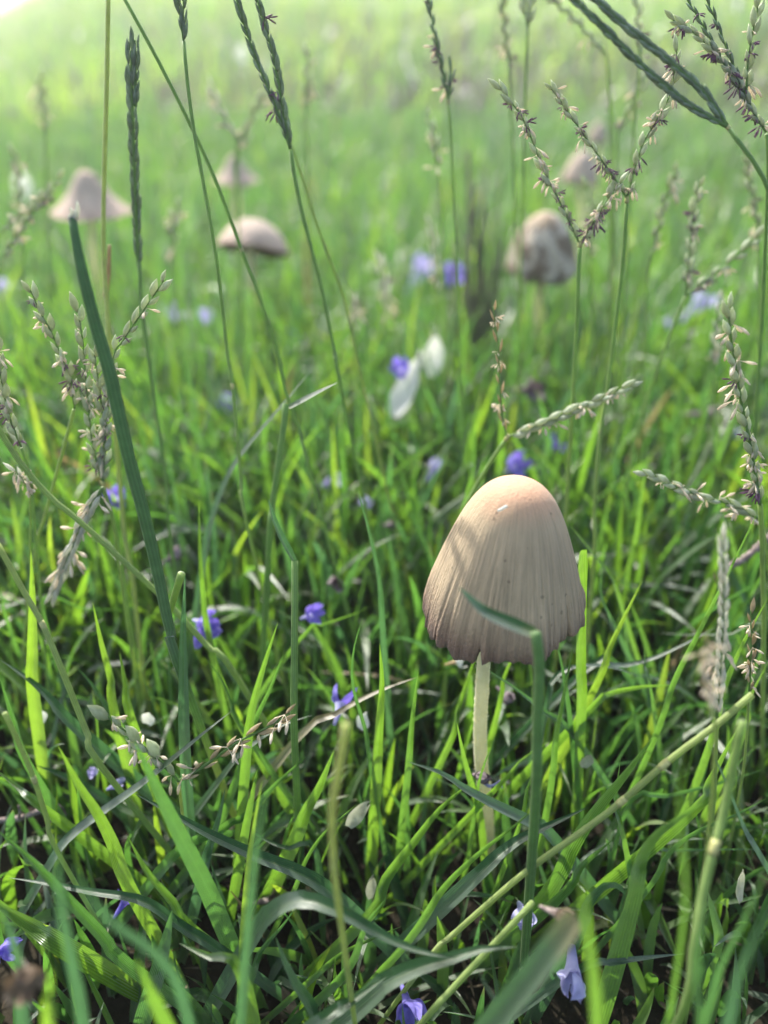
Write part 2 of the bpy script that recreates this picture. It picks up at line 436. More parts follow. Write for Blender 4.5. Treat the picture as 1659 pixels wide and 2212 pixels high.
# fine white flecks standing off the stem
V, F = [], []
Ps = spline([p - STEM_BASE for p in sp], 160)
for i in range(520):
    c = Ps[rng.integers(25, 130)]; a = rng.uniform(0, 2 * math.pi); r0 = 0.00158; l = rng.uniform(0.00015, 0.00045)
    d = np.array([math.cos(a), math.sin(a), rng.normal(0, 0.4)]); s = np.cross(d, [0, 0, 1]) * 0.00018
    st = len(V); up = np.array([0, 0, rng.uniform(0.00015, 0.0004)])
    V += [c + d * r0 - s - up, c + d * r0 + s - up, c + d * (r0 + l) + s * .3, c + d * (r0 + l) - s * .3 + up]
    F.append((st, st + 1, st + 2, st + 3))
obj('stem_scales', mesh('stem_scales', V, F, M_STIPE, smooth=False), BELL, kind='stuff', label='fine white flecks on the stem')

def soft_deform(lob, tall, seed, crimp=0.0):
    r_ = random.Random(seed); ph = [r_.uniform(0, 6.28) for _ in range(5)]
    def f(r, z, a, k):
        q = 1 - min(max(z / tall, 0), 1)
        rr = r * (1 + lob * q * (math.sin(3 * a + ph[0]) + 0.6 * math.sin(5 * a + ph[1]) + 0.4 * math.sin(8 * a + ph[2])))
        zz = z + tall * lob * q ** 3 * 0.8 * (math.sin(2 * a + ph[3]) + 0.5 * math.sin(7 * a + ph[4]))
        if crimp:
            rr += crimp * (math.sin(9 * a + 40 * z / tall * 0.3 + ph[0]) + 0.7 * math.sin(17 * a + ph[1] + 9 * z / tall)) * min(1, q * 2.5)
        return (rr * math.cos(a), rr * math.sin(a), zz)
    return f

def back_mushroom(name, label, cx, margin_vy, Y, half_px, tall_px, shape, tilt, stem_pxs, stem_w, mat, seed, lob=0.02, crimp=0.0):
    c = pix(cx, margin_vy, Y)
    R = px2m(half_px, c); Hh = px2m(tall_px, c)
    prof = [(r * R, z * Hh) for r, z in shape]
    pts = [Vector((c.x, Y, c.z + Hh * 0.7))] + [pix(x, y, Y) for x, y in stem_pxs]
    last = pts[-1]
    pts.append(Vector((last.x + (last.x - pts[-2].x) * 0.5, Y, gz(last.x, Y) - 0.003)))
    rs = px2m(stem_w, c) / 2
    return mushroom(name, label, c, tilt, prof, 96, soft_deform(lob, Hh, seed, crimp), mat, pts, [rs * 0.85, rs, rs, rs * 1.2], 'mushrooms in the lawn', n_gills=40)

CONE = [(0, 1.0), (0.10, 0.985), (0.22, 0.90), (0.36, 0.68), (0.50, 0.46), (0.68, 0.26), (0.86, 0.10), (0.97, 0.02), (1.0, 0.0)]
DOME = [(0, 1.0), (0.2, 0.97), (0.42, 0.87), (0.62, 0.69), (0.80, 0.44), (0.93, 0.18), (0.99, 0.05), (1.0, 0.0)]
EGG = [(0, 1.0), (0.22, 0.97), (0.45, 0.87), (0.66, 0.70), (0.83, 0.48), (0.95, 0.25), (1.0, 0.08), (0.97, 0.0)]
back_mushroom('conical_mushroom', 'pinkish beige conical mushroom with flared rim behind the cut dark stem', 198, 458, 0.52, 86, 84, CONE, (0.03, 0.03), [(200, 500), (202, 560)], 16, M_CAP_PINK, 1)
back_mushroom('conical_mushroom', 'small pointed beige mushroom standing behind the flat parasol-like mushroom', 510, 392, 0.70, 50, 54, CONE, (0.0, 0.0), [(511, 420), (514, 470)], 15, M_CAP_PINK, 2, 0.025)
back_mushroom('flat_mushroom', 'open flat-capped peach mushroom tilted so its brown gills show', 546, 540, 0.45, 80, 64, DOME, (-0.33, 0.13), [(540, 570), (548, 640), (557, 700)], 22, M_CAP_PINK, 3, 0.035)
back_mushroom('wrinkled_mushroom', 'brown egg-shaped mushroom with cracked whitish patches on thick pale stem', 1166, 592, 0.43, 75, 128, EGG, (0.0, 0.02), [(1166, 640), (1167, 740), (1168, 800)], 26, M_CAP_CRACK, 4, 0.045, 0.0006)
back_mushroom('pale_mushroom', 'pale pinkish mushroom behind the flowering grass spikes', 1252, 392, 0.66, 40, 62, DOME, (0.0, 0.08), [(1253, 420), (1255, 480)], 14, M_CAP_PINK, 5, 0.03)
back_mushroom('pale_mushroom', 'tiny far pale mushroom beyond the flowering grass spikes', 1291, 306, 0.86, 21, 40, EGG, (0.0, 0.0), [(1291, 330), (1292, 370)], 9, M_CAP_PINK, 6, 0.03)

# ------------------------------------------------------------------ grass blades
def blade_profile(s):
    w = np.where(s < 0.25, 0.62 + 0.38 * np.sqrt(np.clip(s / 0.25, 0, 1)), 1.0)
    return w * np.clip(1 - np.clip((s - 0.35) / 0.65, 0, 1) ** 2.4, 0, 1) ** 0.85 + 0.02 * (s >= 1)

def blades_mesh(base, az, L, W, lean, curl, twist, hue, dry, S, fold=0.25, ribbon=True, kink=None):
    """many free-standing blades as one vertex array. arrays over n blades; S segments; ribbon 3 wide (folded) or 2 wide"""
    n = len(L); s = np.linspace(0, 1, S + 1)
    phi = lean[:, None] + curl[:, None] * s[None, :] ** 1.6
    if kink is not None:
        kp, ka = kink
        phi = phi + ka[:, None] / (1 + np.exp(-(s[None, :] - kp[:, None]) * 45))
    ds = L[:, None] / S
    st = np.stack([np.sin(phi) * np.cos(az)[:, None], np.sin(phi) * np.sin(az)[:, None], np.cos(phi)], -1) * ds[..., None]
    P = np.concatenate([np.zeros((n, 1, 3)), np.cumsum(0.5 * (st[:, 1:] + st[:, :-1]), axis=1)], axis=1) + base[:, None, :]
    T = st / np.linalg.norm(st, axis=-1, keepdims=True)
    side = np.stack([-np.sin(az), np.cos(az), np.zeros(n)], -1)[:, None, :] * np.ones((1, S + 1, 1))
    nor = np.cross(T, side)
    tw = twist[:, None] * s[None, :] + rng.uniform(-0.5, 0.5, n)[:, None]
    sd = side * np.cos(tw)[..., None] + nor * np.sin(tw)[..., None]
    nn = np.cross(T, sd)
    w = (W[:, None] * blade_profile(s)[None, :])[..., None] * 0.5
    hv = np.broadcast_to(hue[:, None], (n, S + 1)); dv = np.broadcast_to(dry[:, None], (n, S + 1)); sv = np.broadcast_to(s[None, :], (n, S + 1))
    if ribbon:
        V = np.stack([P - sd * w, P - nn * w * fold * 1.6, P + sd * w], 2); k = 3; acr = np.array([0, 0.5, 1.0])
    else:
        V = np.stack([P - sd * w, P + sd * w], 2); k = 2; acr = np.array([0.1, 0.9])
    A = np.stack([np.broadcast_to(hv[..., None], V.shape[:3]), np.broadcast_to(sv[..., None], V.shape[:3]), np.broadcast_to(acr[None, None, :], V.shape[:3]), np.broadcast_to(dv[..., None], V.shape[:3])], -1)
    i, j, c = np.meshgrid(np.arange(n), np.arange(S), np.arange(k - 1), indexing='ij')
    a = (i * (S + 1) * k + j * k + c).ravel()
    F = np.stack([a, a + 1, a + k + 1, a + k], 1)
    return V.reshape(-1, 3), F, A.reshape(-1, 4), P

def scatter(n, x0, x1, y0, y1, fan=True):
    y = rng.uniform(y0, y1, n) if not fan else np.sqrt(rng.uniform(y0 ** 2, y1 ** 2, n))
    if fan:
        x = rng.uniform(-1, 1, n) * (x0 + x1 * y)
    else:
        x = rng.uniform(x0, x1, n)
    return x, y

def clump(x, y, r):
    return x + rng.normal(0, r, len(x)), y + rng.normal(0, r, len(y))

def keep_clear(P, W):
    """True where a blade would cross the sight lines to the bell mushroom's cap, its stem or an open flower"""
    bad = np.zeros(len(P), bool)
    d = P[..., 1] * CP + (CAM_H - P[..., 2]) * SP
    u = P[..., 0] / d * FV + 829.5
    w = ((CAM_H - P[..., 2]) * CP - P[..., 1] * SP) / d * FV + 1106
    for (xa, xb, ya, yb, Ymax) in CLEAR:
        inn = (u > xa) & (u < xb) & (w > ya) & (w < yb) & (P[..., 1] < Ymax)
        bad |= inn.any(axis=1)
    bad |= (d < 0.105).any(axis=1)
    # not through the cap itself
    dc = np.linalg.norm(P[..., :2] - np.array([CAPC.x, CAPC.y]), axis=-1)
    bad |= ((dc < 0.021) & (P[..., 2] > CAPC.z - 0.004) & (P[..., 2] < CAPC.z + 0.036)).any(axis=1)
    return bad
CLEAR = [(885, 1290, 1015, 1425, 0.150), (1005, 1080, 1380, 1700, 0.131), (1020, 1080, 1680, 1820, 0.126),
         (400, 480, 1300, 1390, 0.16), (640, 710, 1300, 1360, 0.17), (655, 790, 1480, 1590, 0.14), (1170, 1290, 2040, 2212, 0.099)]

def make_zone(n, xs, ys, L, W, S, ribbon, lean_mu, hue_mu, tuft=0.0):
    x, y = xs, ys
    if tuft: x, y = clump(x, y, tuft)
    az = rng.uniform(0, 2 * math.pi, n)
    lean = np.abs(rng.normal(lean_mu, 0.22, n)); curl = rng.normal(0.35, 0.55, n)
    big = rng.uniform(0, 1, n) < 0.08
    curl = np.where(big, rng.uniform(1.0, 1.9, n), curl)
    kp = rng.uniform(0.35, 0.75, n); ka = np.where(rng.uniform(0, 1, n) < 0.12, rng.uniform(0.5, 1.4, n), 0)
    hue = np.clip(rng.normal(hue_mu, 0.24, n) + 0.16 * np.sin(x * 3.1 + 1.0) * np.sin(y * 2.6 + 0.5) * np.clip(y - .6, 0, 1), 0, 1)
    dry = np.where(rng.uniform(0, 1, n) < 0.004, 1.0, np.where(rng.uniform(0, 1, n) < 0.35, rng.uniform(0.3, 0.8, n), 0))
    base = np.stack([x, y, terrain(x, y) - 0.002], 1)
    return dict(base=base, az=az, L=L, W=W, lean=lean, curl=curl, twist=rng.normal(0, 0.9, n), hue=hue, dry=dry, S=S, ribbon=ribbon, kink=(kp, ka))

def subset(z, m):
    o = {k_: (v[m] if isinstance(v, np.ndarray) else v) for k_, v in z.items()}
    o['kink'] = (z['kink'][0][m], z['kink'][1][m])
    return o

# near lawn: long blades round the bell mushroom
n = 9500
x, y = scatter(n, 0.10, 0.62, 0.055, 0.42)
hmax = np.interp(y, [0.05, 0.09, 0.125, 0.16, 0.25, 0.42], [0.026, 0.036, 0.044, 0.058, 0.092, 0.098])
L = hmax * rng.uniform(0.45, 1.12, n)
W = rng.uniform(0.0013, 0.0033, n)
W *= np.where(y < 0.17, 1.0, 1.1)
near = make_zone(n, x, y, L, W, 12, True, 0.22, 0.40, 0.004)
_, _, _, Pn = blades_mesh(**near)
near = subset(near, ~keep_clear(Pn, None))
# the ones standing beside the sight lines and nearest the camera are single blades, the rest is the mass of grass
_, _, _, Pn = blades_mesh(**near)
tipd = np.linalg.norm(Pn[:, -1] - np.array([0, 0, CAM_H]), axis=1)
dd = Pn[..., 1] * CP + (CAM_H - Pn[..., 2]) * SP
uu = Pn[..., 0] / dd; ww = ((CAM_H - Pn[..., 2]) * CP - Pn[..., 1] * SP) / dd
infr = ((np.abs(uu) < 0.5) & (np.abs(ww) < 0.667)).mean(axis=1) > 0.55
score = near['L'] * near['W'] / tipd ** 2 * infr
order = np.argsort(-score)
N_SINGLE = 170
single_idx = order[:N_SINGLE]
mass = np.ones(len(score), bool); mass[single_idx] = False
V, F, A, _ = blades_mesh(**subset(near, mass))
obj('grass', mesh('grass', V, F, M_LEAF, A), kind='stuff', label='long green grass blades packed round the mushrooms', category='grass')

# lawn behind
n = 34000
x, y = scatter(n, 0.18, 0.62, 0.40, 1.5)
L = rng.uniform(0.05, 0.105, n)
W = rng.uniform(0.0014, 0.0030, n) * np.interp(y, [0.4, 1.5], [1.0, 1.7])
mid = make_zone(n, x, y, L, W, 7, False, 0.12, 0.36, 0.012)
V, F, A, _ = blades_mesh(**mid)
obj('grass', mesh('grass', V, F, M_LEAF, A), kind='stuff', label='sunlit lawn grass round the far mushrooms', category='grass')
n = 60000
x, y = scatter(n, 0.3, 0.66, 1.45, 9.5)
L = rng.uniform(0.05, 0.10, n) * np.interp(y, [1.4, 9], [1.0, 1.9])
W = rng.uniform(0.003, 0.006, n) * np.interp(y, [1.4, 9], [1.0, 3.6])
far = make_zone(n, x, y, L, W, 4, False, 0.2, 0.66, 0.05)
V, F, A, _ = blades_mesh(**far)
obj('grass', mesh('grass', V, F, M_LEAF, A), kind='stuff', label='far bright lawn rising behind the mushrooms', category='grass')

# ------------------------------------------------------------------ landmarks used to say where a blade stands
MARKS = []     # (x, y, z, phrase)
def mark(p, phrase): MARKS.append((p[0], p[1], p[2], phrase))
mark((STEM_BASE.x, 0.100, 0.03), 'in front of the bell mushroom stem')
mark((STEM_BASE.x + 0.025, 0.135, 0.06), 'beside the sheath that crosses the bell cap')
mark((STEM_BASE.x - 0.022, 0.140, 0.06), 'between the bell mushroom and the spidery flower')

def colour_word(h, dry):
    if dry > 0.95: return 'straw-coloured'
    return 'blue-green' if h < 0.25 else 'deep green' if h < 0.5 else 'fresh green' if h < 0.75 else 'yellow-green'
def blade_label(P, W, h, dry):
    P = np.asarray(P)
    d = P[-1] - P[0]
    ch = np.linalg.norm(d); ln = np.linalg.norm(np.diff(P, axis=0), axis=1).sum()
    pose = 'arching' if ch / ln < 0.9 else 'upright' if d[2] > 0.88 * ch else 'leaning' if d[2] > 0.5 * ch else 'low slanting'
    wd = 'broad' if W > 0.0027 else 'narrow' if W < 0.0016 else ''
    mid_ = P[len(P) // 2]
    best = min(MARKS, key=lambda m_: (m_[0] - mid_[0]) ** 2 + (m_[1] - mid_[1]) ** 2 + 0.3 * (m_[2] - mid_[2]) ** 2)
    return ' '.join(f'{wd} {colour_word(h, dry)} {pose} grass blade {best[3]}'.split())
BLADE_GROUP = 'grass blades standing in the lawn'
STALKS = {}
LATER = []     # single blades are made after the landmarks are known

# ------------------------------------------------------------------ traced blades: (tip ... foot) in photo positions
def traced(pts, w, zb=0.050, hue=0.5, dY=0.006, roll=0.25, dry=0.0, name='grass_leaf', foot=True, mat=None, blunt=False, yfoot=None, part_of=None):
    """a blade through photo positions; the lowest listed point stands at height zb, the tip leans dY further back"""
    b = pix_z(pts[-1][0], pts[-1][1], zb) if yfoot is None else pix(pts[-1][0], pts[-1][1], yfoot)
    Y0 = b.y; m = len(pts)
    P = [pix(x_, y_, Y0 + dY * (1 - i / (m - 1))) for i, (x_, y_) in enumerate(pts)][::-1]
    if foot:
        d = (P[0] - P[1]).normalized()
        k_ = max(P[0].z, 0.004)
        hx = max(-0.6, min(0.6, d.x / max(0.3, -d.z) if d.z < 0 else 0))
        g = Vector((P[0].x + hx * k_, Y0 + 0.002, 0)); g.z = gz(g.x, g.y) - 0.002
        P = [g] + P
    S = 26
    C = spline(P, S + 1)
    W = px2m(w, b)
    LATER.append(dict(C=C, W=W * 1.18, hue=max(0.0, hue - 0.10), dry=dry, roll=roll, name=name, mat=mat, blunt=blunt, part_of=part_of))

def make_single(C, W, hue, dry, roll=0.0, name='grass_leaf', mat=None, blunt=False, label=None, fold=0.28, part_of=None):
    S = len(C) - 1; s = np.linspace(0, 1, S + 1)
    T = np.gradient(C, axis=0); T /= np.linalg.norm(T, axis=1)[:, None]
    view = np.array([0.0, 0.8, -0.6])
    sd = np.cross(T, view); sd /= np.linalg.norm(sd, axis=1)[:, None] + 1e-9
    nn = np.cross(T, sd)
    if hue < 0.16 and abs(T[:, 0].mean()) > 0.3:      # lies with its upper face to the sky
        roll = -0.72 * np.sign(T[:, 0].mean()); W = W * 1.25
    tw = roll + 0.5 * (s - 0.5) * (1 if roll >= 0 else -1)
    sd2 = sd * np.cos(tw)[:, None] + nn * np.sin(tw)[:, None]; n2 = np.cross(T, sd2)
    prof = blade_profile(s) if not blunt else np.where(s > 0.985, 0.75, np.where(s < .2, .8, 1.0))
    w = (W * prof * 0.5)[:, None]
    loc = Vector(C[0]) if not part_of else STALKS[part_of].location.copy()
    rows = np.stack([C - sd2 * w, C - sd2 * w * 0.5 - n2 * w * fold, C - n2 * w * fold * 1.7, C + sd2 * w * 0.5 - n2 * w * fold, C + sd2 * w], 1)
    V = rows.reshape(-1, 3) - np.array(loc)
    F = [(i * 5 + c, i * 5 + c + 1, i * 5 + c + 6, i * 5 + c + 5) for i in range(S) for c in range(4)]
    A = np.zeros((len(V), 4)); A[:, 0] = hue; A[:, 1] = np.repeat(s, 5); A[:, 2] = np.tile([0, .25, .5, .75, 1], S + 1); A[:, 3] = dry
    me = mesh('leaf' if part_of else name, V, F, mat or M_LEAF, A)
    if part_of: return obj('leaf', me, STALKS[part_of])
    return obj(name, me, None, loc, label=label or blade_label(C, W, hue, dry), category='grass blade', group=BLADE_GROUP)

B = traced
# left half
B([(200, 1300), (220, 1395), (240, 1470), (247, 1540)], 19, .062, .85)
B([(67, 1190), (70, 1295), (70, 1415), (73, 1510)], 24, .062, .88)
B([(258, 1405), (270, 1475), (290, 1575)], 23, .060, .8)
B([(400, 1240), (396, 1345), (396, 1445), (400, 1630)], 22, .060, .12, roll=.1)
B([(430, 1080), (432, 1195), (440, 1295), (454, 1390)], 13, .064, .7)
B([(600, 1345), (565, 1455), (542, 1545), (530, 1660)], 20, .058, .72)
B([(612, 1412), (585, 1485), (552, 1555), (530, 1625)], 15, .058, .5)
B([(442, 1420), (480, 1470), (505, 1530), (528, 1580)], 12, .058, .5)
B([(462, 1405), (475, 1450), (500, 1520), (525, 1580)], 14, .056, .75)
B([(502, 1535), (450, 1575), (395, 1620), (300, 1696), (215, 1756), (145, 1811), (105, 1870)], 19, .040, .1, dY=.016, roll=.4)
B([(290, 1600), (350, 1726), (400, 1826), (450, 1926), (503, 2050)], 32, .030, .42, dY=.0)
B([(275, 1806), (320, 1886), (375, 1950), (420, 2010)], 19, .036, .7)
B([(580, 1676), (555, 1826), (537, 2000), (527, 2126), (520, 2215)], 19, .058, .15, dY=.002)
B([(566, 1686), (546, 1800), (536, 1876), (524, 2040)], 13, .040, .9)
B([(-10, 1790), (75, 1866), (150, 1946), (225, 2026), (275, 2085)], 23, .036, .45, roll=.5)
B([(-20, 1945), (75, 2006), (145, 2050)], 42, .030, .8, roll=.2)
B([(116, 1805), (135, 1976), (160, 2100), (180, 2215)], 25, .072, .08, dY=-.004)
B([(125, 1610), (170, 1696), (210, 1756), (245, 1826), (278, 1915)], 26, .044, .82)
B([(20, 1896), (100, 1908), (200, 1926), (310, 1946), (400, 2006), (478, 2055)], 16, .032, .1, roll=.5)
B([(150, 1861), (200, 1951), (260, 2006), (330, 2056), (378, 2116), (410, 2215)], 22, .070, .1, dY=-.006)
B([(990, 2072), (900, 2052), (829, 2021), (750, 1976), (680, 1946), (625, 1946), (580, 1975), (550, 2015)], 29, .046, .15, dY=-.012, roll=.35)
B([(1115, 2045), (1040, 2050), (980, 2068), (905, 2088), (830, 2123), (790, 2160)], 34, .040, .2, dY=.0, roll=.4)
B([(290, 1714), (360, 1750), (450, 1800), (550, 1846), (650, 1886), (735, 1945)], 23, .036, .08, roll=.45)
B([(504, 1800), (440, 1808), (400, 1830), (355, 1870)], 21, .036, .4, roll=.3, blunt=True)
B([(486, 1705), (470, 1776), (450, 1836), (436, 1895)], 21, .040, .05)
B([(722, 1620), (690, 1700), (660, 1755), (630, 1830)], 30, .038, .72)
B([(660, 1636), (600, 1690), (525, 1766), (470, 1800)], 18, .040, .5)
B([(110, 2090), (106, 2160), (104, 2225)], 42, .085, .85, dY=0)
B([(296, 2075), (325, 2140), (365, 2225)], 42, .075, .75, dY=0)
B([(388, 2038), (450, 2066), (520, 2100)], 30, .050, .75, roll=.1)
B([(594, 2022), (615, 2076), (640, 2126), (675, 2176), (695, 2220)], 24, .035, .2, roll=.5)
B([(372, 1965), (350, 2066), (325, 2150)], 34, .026, .30, roll=.1)
B([(835, 2110), (750, 2168), (685, 2212)], 34, .045, .25)
B([(-10, 1662), (45, 1706), (98, 1750)], 22, .046, .75)
B([(530, 1785), (570, 1812), (620, 1832), (682, 1838)], 13, .040, .2)
B([(770, 1738), (700, 1800), (660, 1860), (632, 1930)], 10, .034, .6)
B([(0, 1465), (30, 1560), (65, 1660)], 18, .052, .45)
B([(165, 1440), (200, 1480), (230, 1525), (280, 1590)], 18, .052, .3)
B([(0, 1425), (60, 1465), (110, 1510), (175, 1580)], 22, .055, .12, roll=.5)
B([(795, 1310), (770, 1325), (700, 1350), (640, 1390)], 11, .062, .62, roll=.5)
B([(760, 1380), (765, 1320), (785, 1330), (765, 1400), (762, 1480), (790, 1580), (800, 1650)][2:], 9, .052, .4)
B([(905, 1462), (850, 1480), (780, 1510), (720, 1545), (645, 1592)], 16, .054, .1, dry=.9, roll=.5)
B([(675, 1545), (620, 1562), (570, 1590), (530, 1620), (500, 1650)], 13, .052, .15, roll=.4)
B([(820, 1390), (825, 1480), (818, 1590), (812, 1700)], 22, .045, .8)
B([(770, 1050), (800, 1160), (820, 1260), (828, 1380)], 13, .068, .18)
B([(560, 1650), (548, 1700), (520, 1850)], 20, .040, .72)
B([(300, 1190), (330, 1235), (345, 1270)], 10, .066, .45)
B([(90, 1300), (40, 1303), (5, 1306)], 9, .064, .5, roll=.6)
B([(280, 1318), (180, 1315), (90, 1308)], 9, .064, .45, roll=.6)
B([(0, 1950), (40, 2080), (50, 2215)], 30, .065, .1, dY=0)
B([(640, 1960), (610, 2000), (560, 2060), (545, 2110)], 14, .030, .3)
B([(835, 1940), (790, 2000), (760, 2080), (700, 2150)], 20, .026, .5)
B([(870, 2000), (800, 2030), (740, 2060), (680, 2110)], 14, .028, .62)
# right half
B([(990, 1268), (1045, 1318), (1110, 1348), (1158, 1368)], 24, None, .1, foot=False, yfoot=.100, dY=.004, roll=-.5, part_of='stout upright green sheath carrying the blade that crosses the bell cap')
B([(1387, 1255), (1350, 1330), (1315, 1405), (1283, 1490)], 21, .064, .9)
B([(1307, 1215), (1296, 1262), (1303, 1300), (1312, 1320)], 14, .070, .35)
B([(1042, 1440), (1110, 1485), (1180, 1540), (1245, 1595)], 13, .052, .3, dY=.0)
B([(1037, 1385), (1010, 1470), (986, 1545), (974, 1600)], 15, .058, .75, yfoot=.136, dY=.012)
B([(1197, 1365), (1215, 1445), (1232, 1560)], 14, .058, .35)
B([(1260, 1190), (1256, 1320), (1255, 1445), (1256, 1540)], 22, .062, .78, blunt=True)
B([(1640, 1100), (1555, 1275), (1500, 1385), (1455, 1475), (1412, 1600)], 14, .055, .6)
B([(1455, 1480), (1380, 1485), (1310, 1502), (1268, 1540)], 24, .060, .75, roll=.4)
B([(1225, 1125), (1280, 1195), (1320, 1245), (1346, 1320)], 11, .066, .7)
B([(1425, 1367), (1500, 1371), (1580, 1368), (1655, 1364)], 9, .066, .5, roll=.5)
B([(1392, 1392), (1394, 1445), (1406, 1490)], 13, .060, .55)
B([(1390, 1465), (1330, 1443), (1270, 1436), (1225, 1445), (1190, 1475), (1180, 1530)], 12, .056, .1, roll=.4)
B([(1545, 1355), (1480, 1390), (1400, 1425), (1330, 1440), (1260, 1450)], 13, .060, .08, roll=.5)
B([(985, 1552), (1003, 1640), (1020, 1700), (1036, 1755), (1046, 1850)], 14, .048, .75, yfoot=.124, dY=-.004)
B([(1068, 1598), (1050, 1640), (1036, 1685), (1030, 1720)], 9, .055, .6, yfoot=.122, dY=-.002)
B([(1022, 1686), (955, 1743), (895, 1818), (830, 1905), (800, 1975)], 25, .038, .7, dY=.018)
B([(1163, 1740), (1100, 1793), (1030, 1848), (955, 1923), (880, 2035)], 17, .036, .6, dY=.010)
B([(1267, 1745), (1200, 1776), (1130, 1808), (1080, 1843), (1033, 1888)], 25, .046, .1, dY=.006, roll=.3)
B([(880, 1645), (955, 1670), (1005, 1703), (1070, 1738), (1155, 1780), (1200, 1815)], 23, .045, .15, dY=-.002, roll=.3)
B([(1527, 1730), (1455, 1776), (1405, 1818), (1380, 1873), (1368, 1945)], 50, .058, .6, dY=.004, roll=.3)
B([(1595, 1570), (1530, 1693), (1485, 1765)], 36, .055, .75)
B([(1415, 1588), (1355, 1668), (1280, 1763), (1230, 1843), (1200, 1905)], 35, .036, .6)
B([(1327, 1811), (1255, 1873), (1208, 1940)], 30, .036, .55)
B([(1260, 1880), (1265, 1993), (1280, 2093), (1292, 2225)], 36, .085, .72, dY=0)
B([(1352, 1935), (1335, 1915), (1305, 1915), (1270, 1953), (1250, 2015)], 38, .044, .12, roll=.3)
B([(1240, 1985), (1180, 2063), (1098, 2168)], 37, .074, .2, dY=.0, blunt=True, dry=.6)
B([(1030, 2088), (1050, 2130), (1082, 2180), (1100, 2225)], 26, .060, .25)
B([(1468, 1560), (1470, 1793), (1481, 1943), (1455, 2143), (1440, 2220)], 14, .070, .6, dY=0)
B([(1587, 1868), (1530, 1968), (1506, 2068), (1510, 2225)], 22, .078, .3, dY=0)
B([(1665, 1860), (1605, 1993), (1555, 2093), (1528, 2185)], 30, .070, .3, dY=0)
B([(1670, 1955), (1610, 2068), (1580, 2168), (1568, 2225)], 52, .086, .1, dY=0)
B([(1525, 1595), (1570, 1693), (1610, 1793), (1655, 1870)], 19, .055, .12, roll=.4)
B([(1240, 1390), (1222, 1480), (1200, 1600), (1190, 1700)], 15, .050, .6)
B([(1340, 1640), (1330, 1740), (1345, 1800)], 14, .050, .65)
B([(1190, 1600), (1130, 1640), (1075, 1700)], 16, .050, .78, dY=.01)
B([(1180, 1620), (1140, 1700), (1120, 1790)], 12, .046, .7)
B([(1130, 1380), (1090, 1460), (1075, 1540)], 15, .060, .78, yfoot=.142, dY=.004)
B([(905, 1440), (890, 1560), (880, 1680)], 16, .050, .6)
B([(975, 1010), (1000, 965), (1015, 1000), (1010, 1060)][2:], 14, .085, .6)
B([(1400, 970), (1395, 1010), (1385, 1080), (1370, 1180)], 14, .064, .72)
B([(1548, 1050), (1560, 1110), (1575, 1150)], 14, .070, .65)
B([(1660, 1290), (1600, 1400), (1560, 1500), (1530, 1620)], 20, .055, .72)
B([(1660, 1430), (1620, 1510), (1600, 1600)], 18, .055, .78)
B([(1655, 1660), (1560, 1690), (1440, 1720), (1360, 1735)], 13, .045, .4, roll=.4)
B([(1655, 1725), (1590, 1760), (1500, 1800), (1440, 1850), (1400, 1920)], 15, .040, .5)
B([(1660, 1835), (1560, 1835), (1450, 1838), (1380, 1850)], 9, .040, .3, roll=.4)
B([(1480, 2060), (1400, 2068), (1330, 2078), (1240, 2100)], 13, .036, .1, roll=.4)
# the two leaves of the bent shoot left of the mushroom, and single leaves in the middle distance
B([(682, 788), (620, 862), (560, 932), (503, 1005), (470, 1080), (452, 1140), (438, 1220)], 18, .070, .12, dY=.008, roll=-.4)
B([(730, 826), (680, 850), (622, 880)], 11, None, .1, foot=False, yfoot=.176, dY=-.004, roll=.3, part_of='stout bent shoot with one pale leaf at its tip')
B([(579, 1078), (600, 1140), (637, 1212)], 11, None, .1, foot=False, yfoot=.142, dY=.004, roll=.2, part_of='stout olive shoot with one leaf folded up at its tip')

# ------------------------------------------------------------------ flowering grass stalks
def spikelet_mesh(name, mat, fat=1.0):
    V = [(0, 0, 0)]
    prof = [(0.55, 0.18), (0.9, 0.42), (0.75, 0.68), (0.34, 0.88)]
    for r, z in prof:
        for j in range(6):
            a = j * math.pi / 3
            V.append((0.19 * fat * r * math.cos(a), 0.12 * fat * r * math.sin(a) + 0.03, z))
    V.append((0, 0.02, 1.05))
    F = [(0, 1 + (j + 1) % 6, 1 + j) for j in range(6)]
    for k_ in range(3):
        for j in range(6):
            a, b = 1 + k_ * 6 + j, 1 + k_ * 6 + (j + 1) % 6
            F.append((a, b, b + 6, a + 6))
    F += [(19 + j, 19 + (j + 1) % 6, 25) for j in range(6)]
    return mesh(name, V, F, mat)
SPK = {'green': spikelet_mesh('spikelet', M_SPIKE, 1.55), 'dark': spikelet_mesh('spikelet', M_SPIKE_DK, 0.95), 'pale': spikelet_mesh('spikelet', M_SPIKE_PALE, 1.15), 'tan': spikelet_mesh('spikelet', M_SPIKE_TAN, 0.8)}

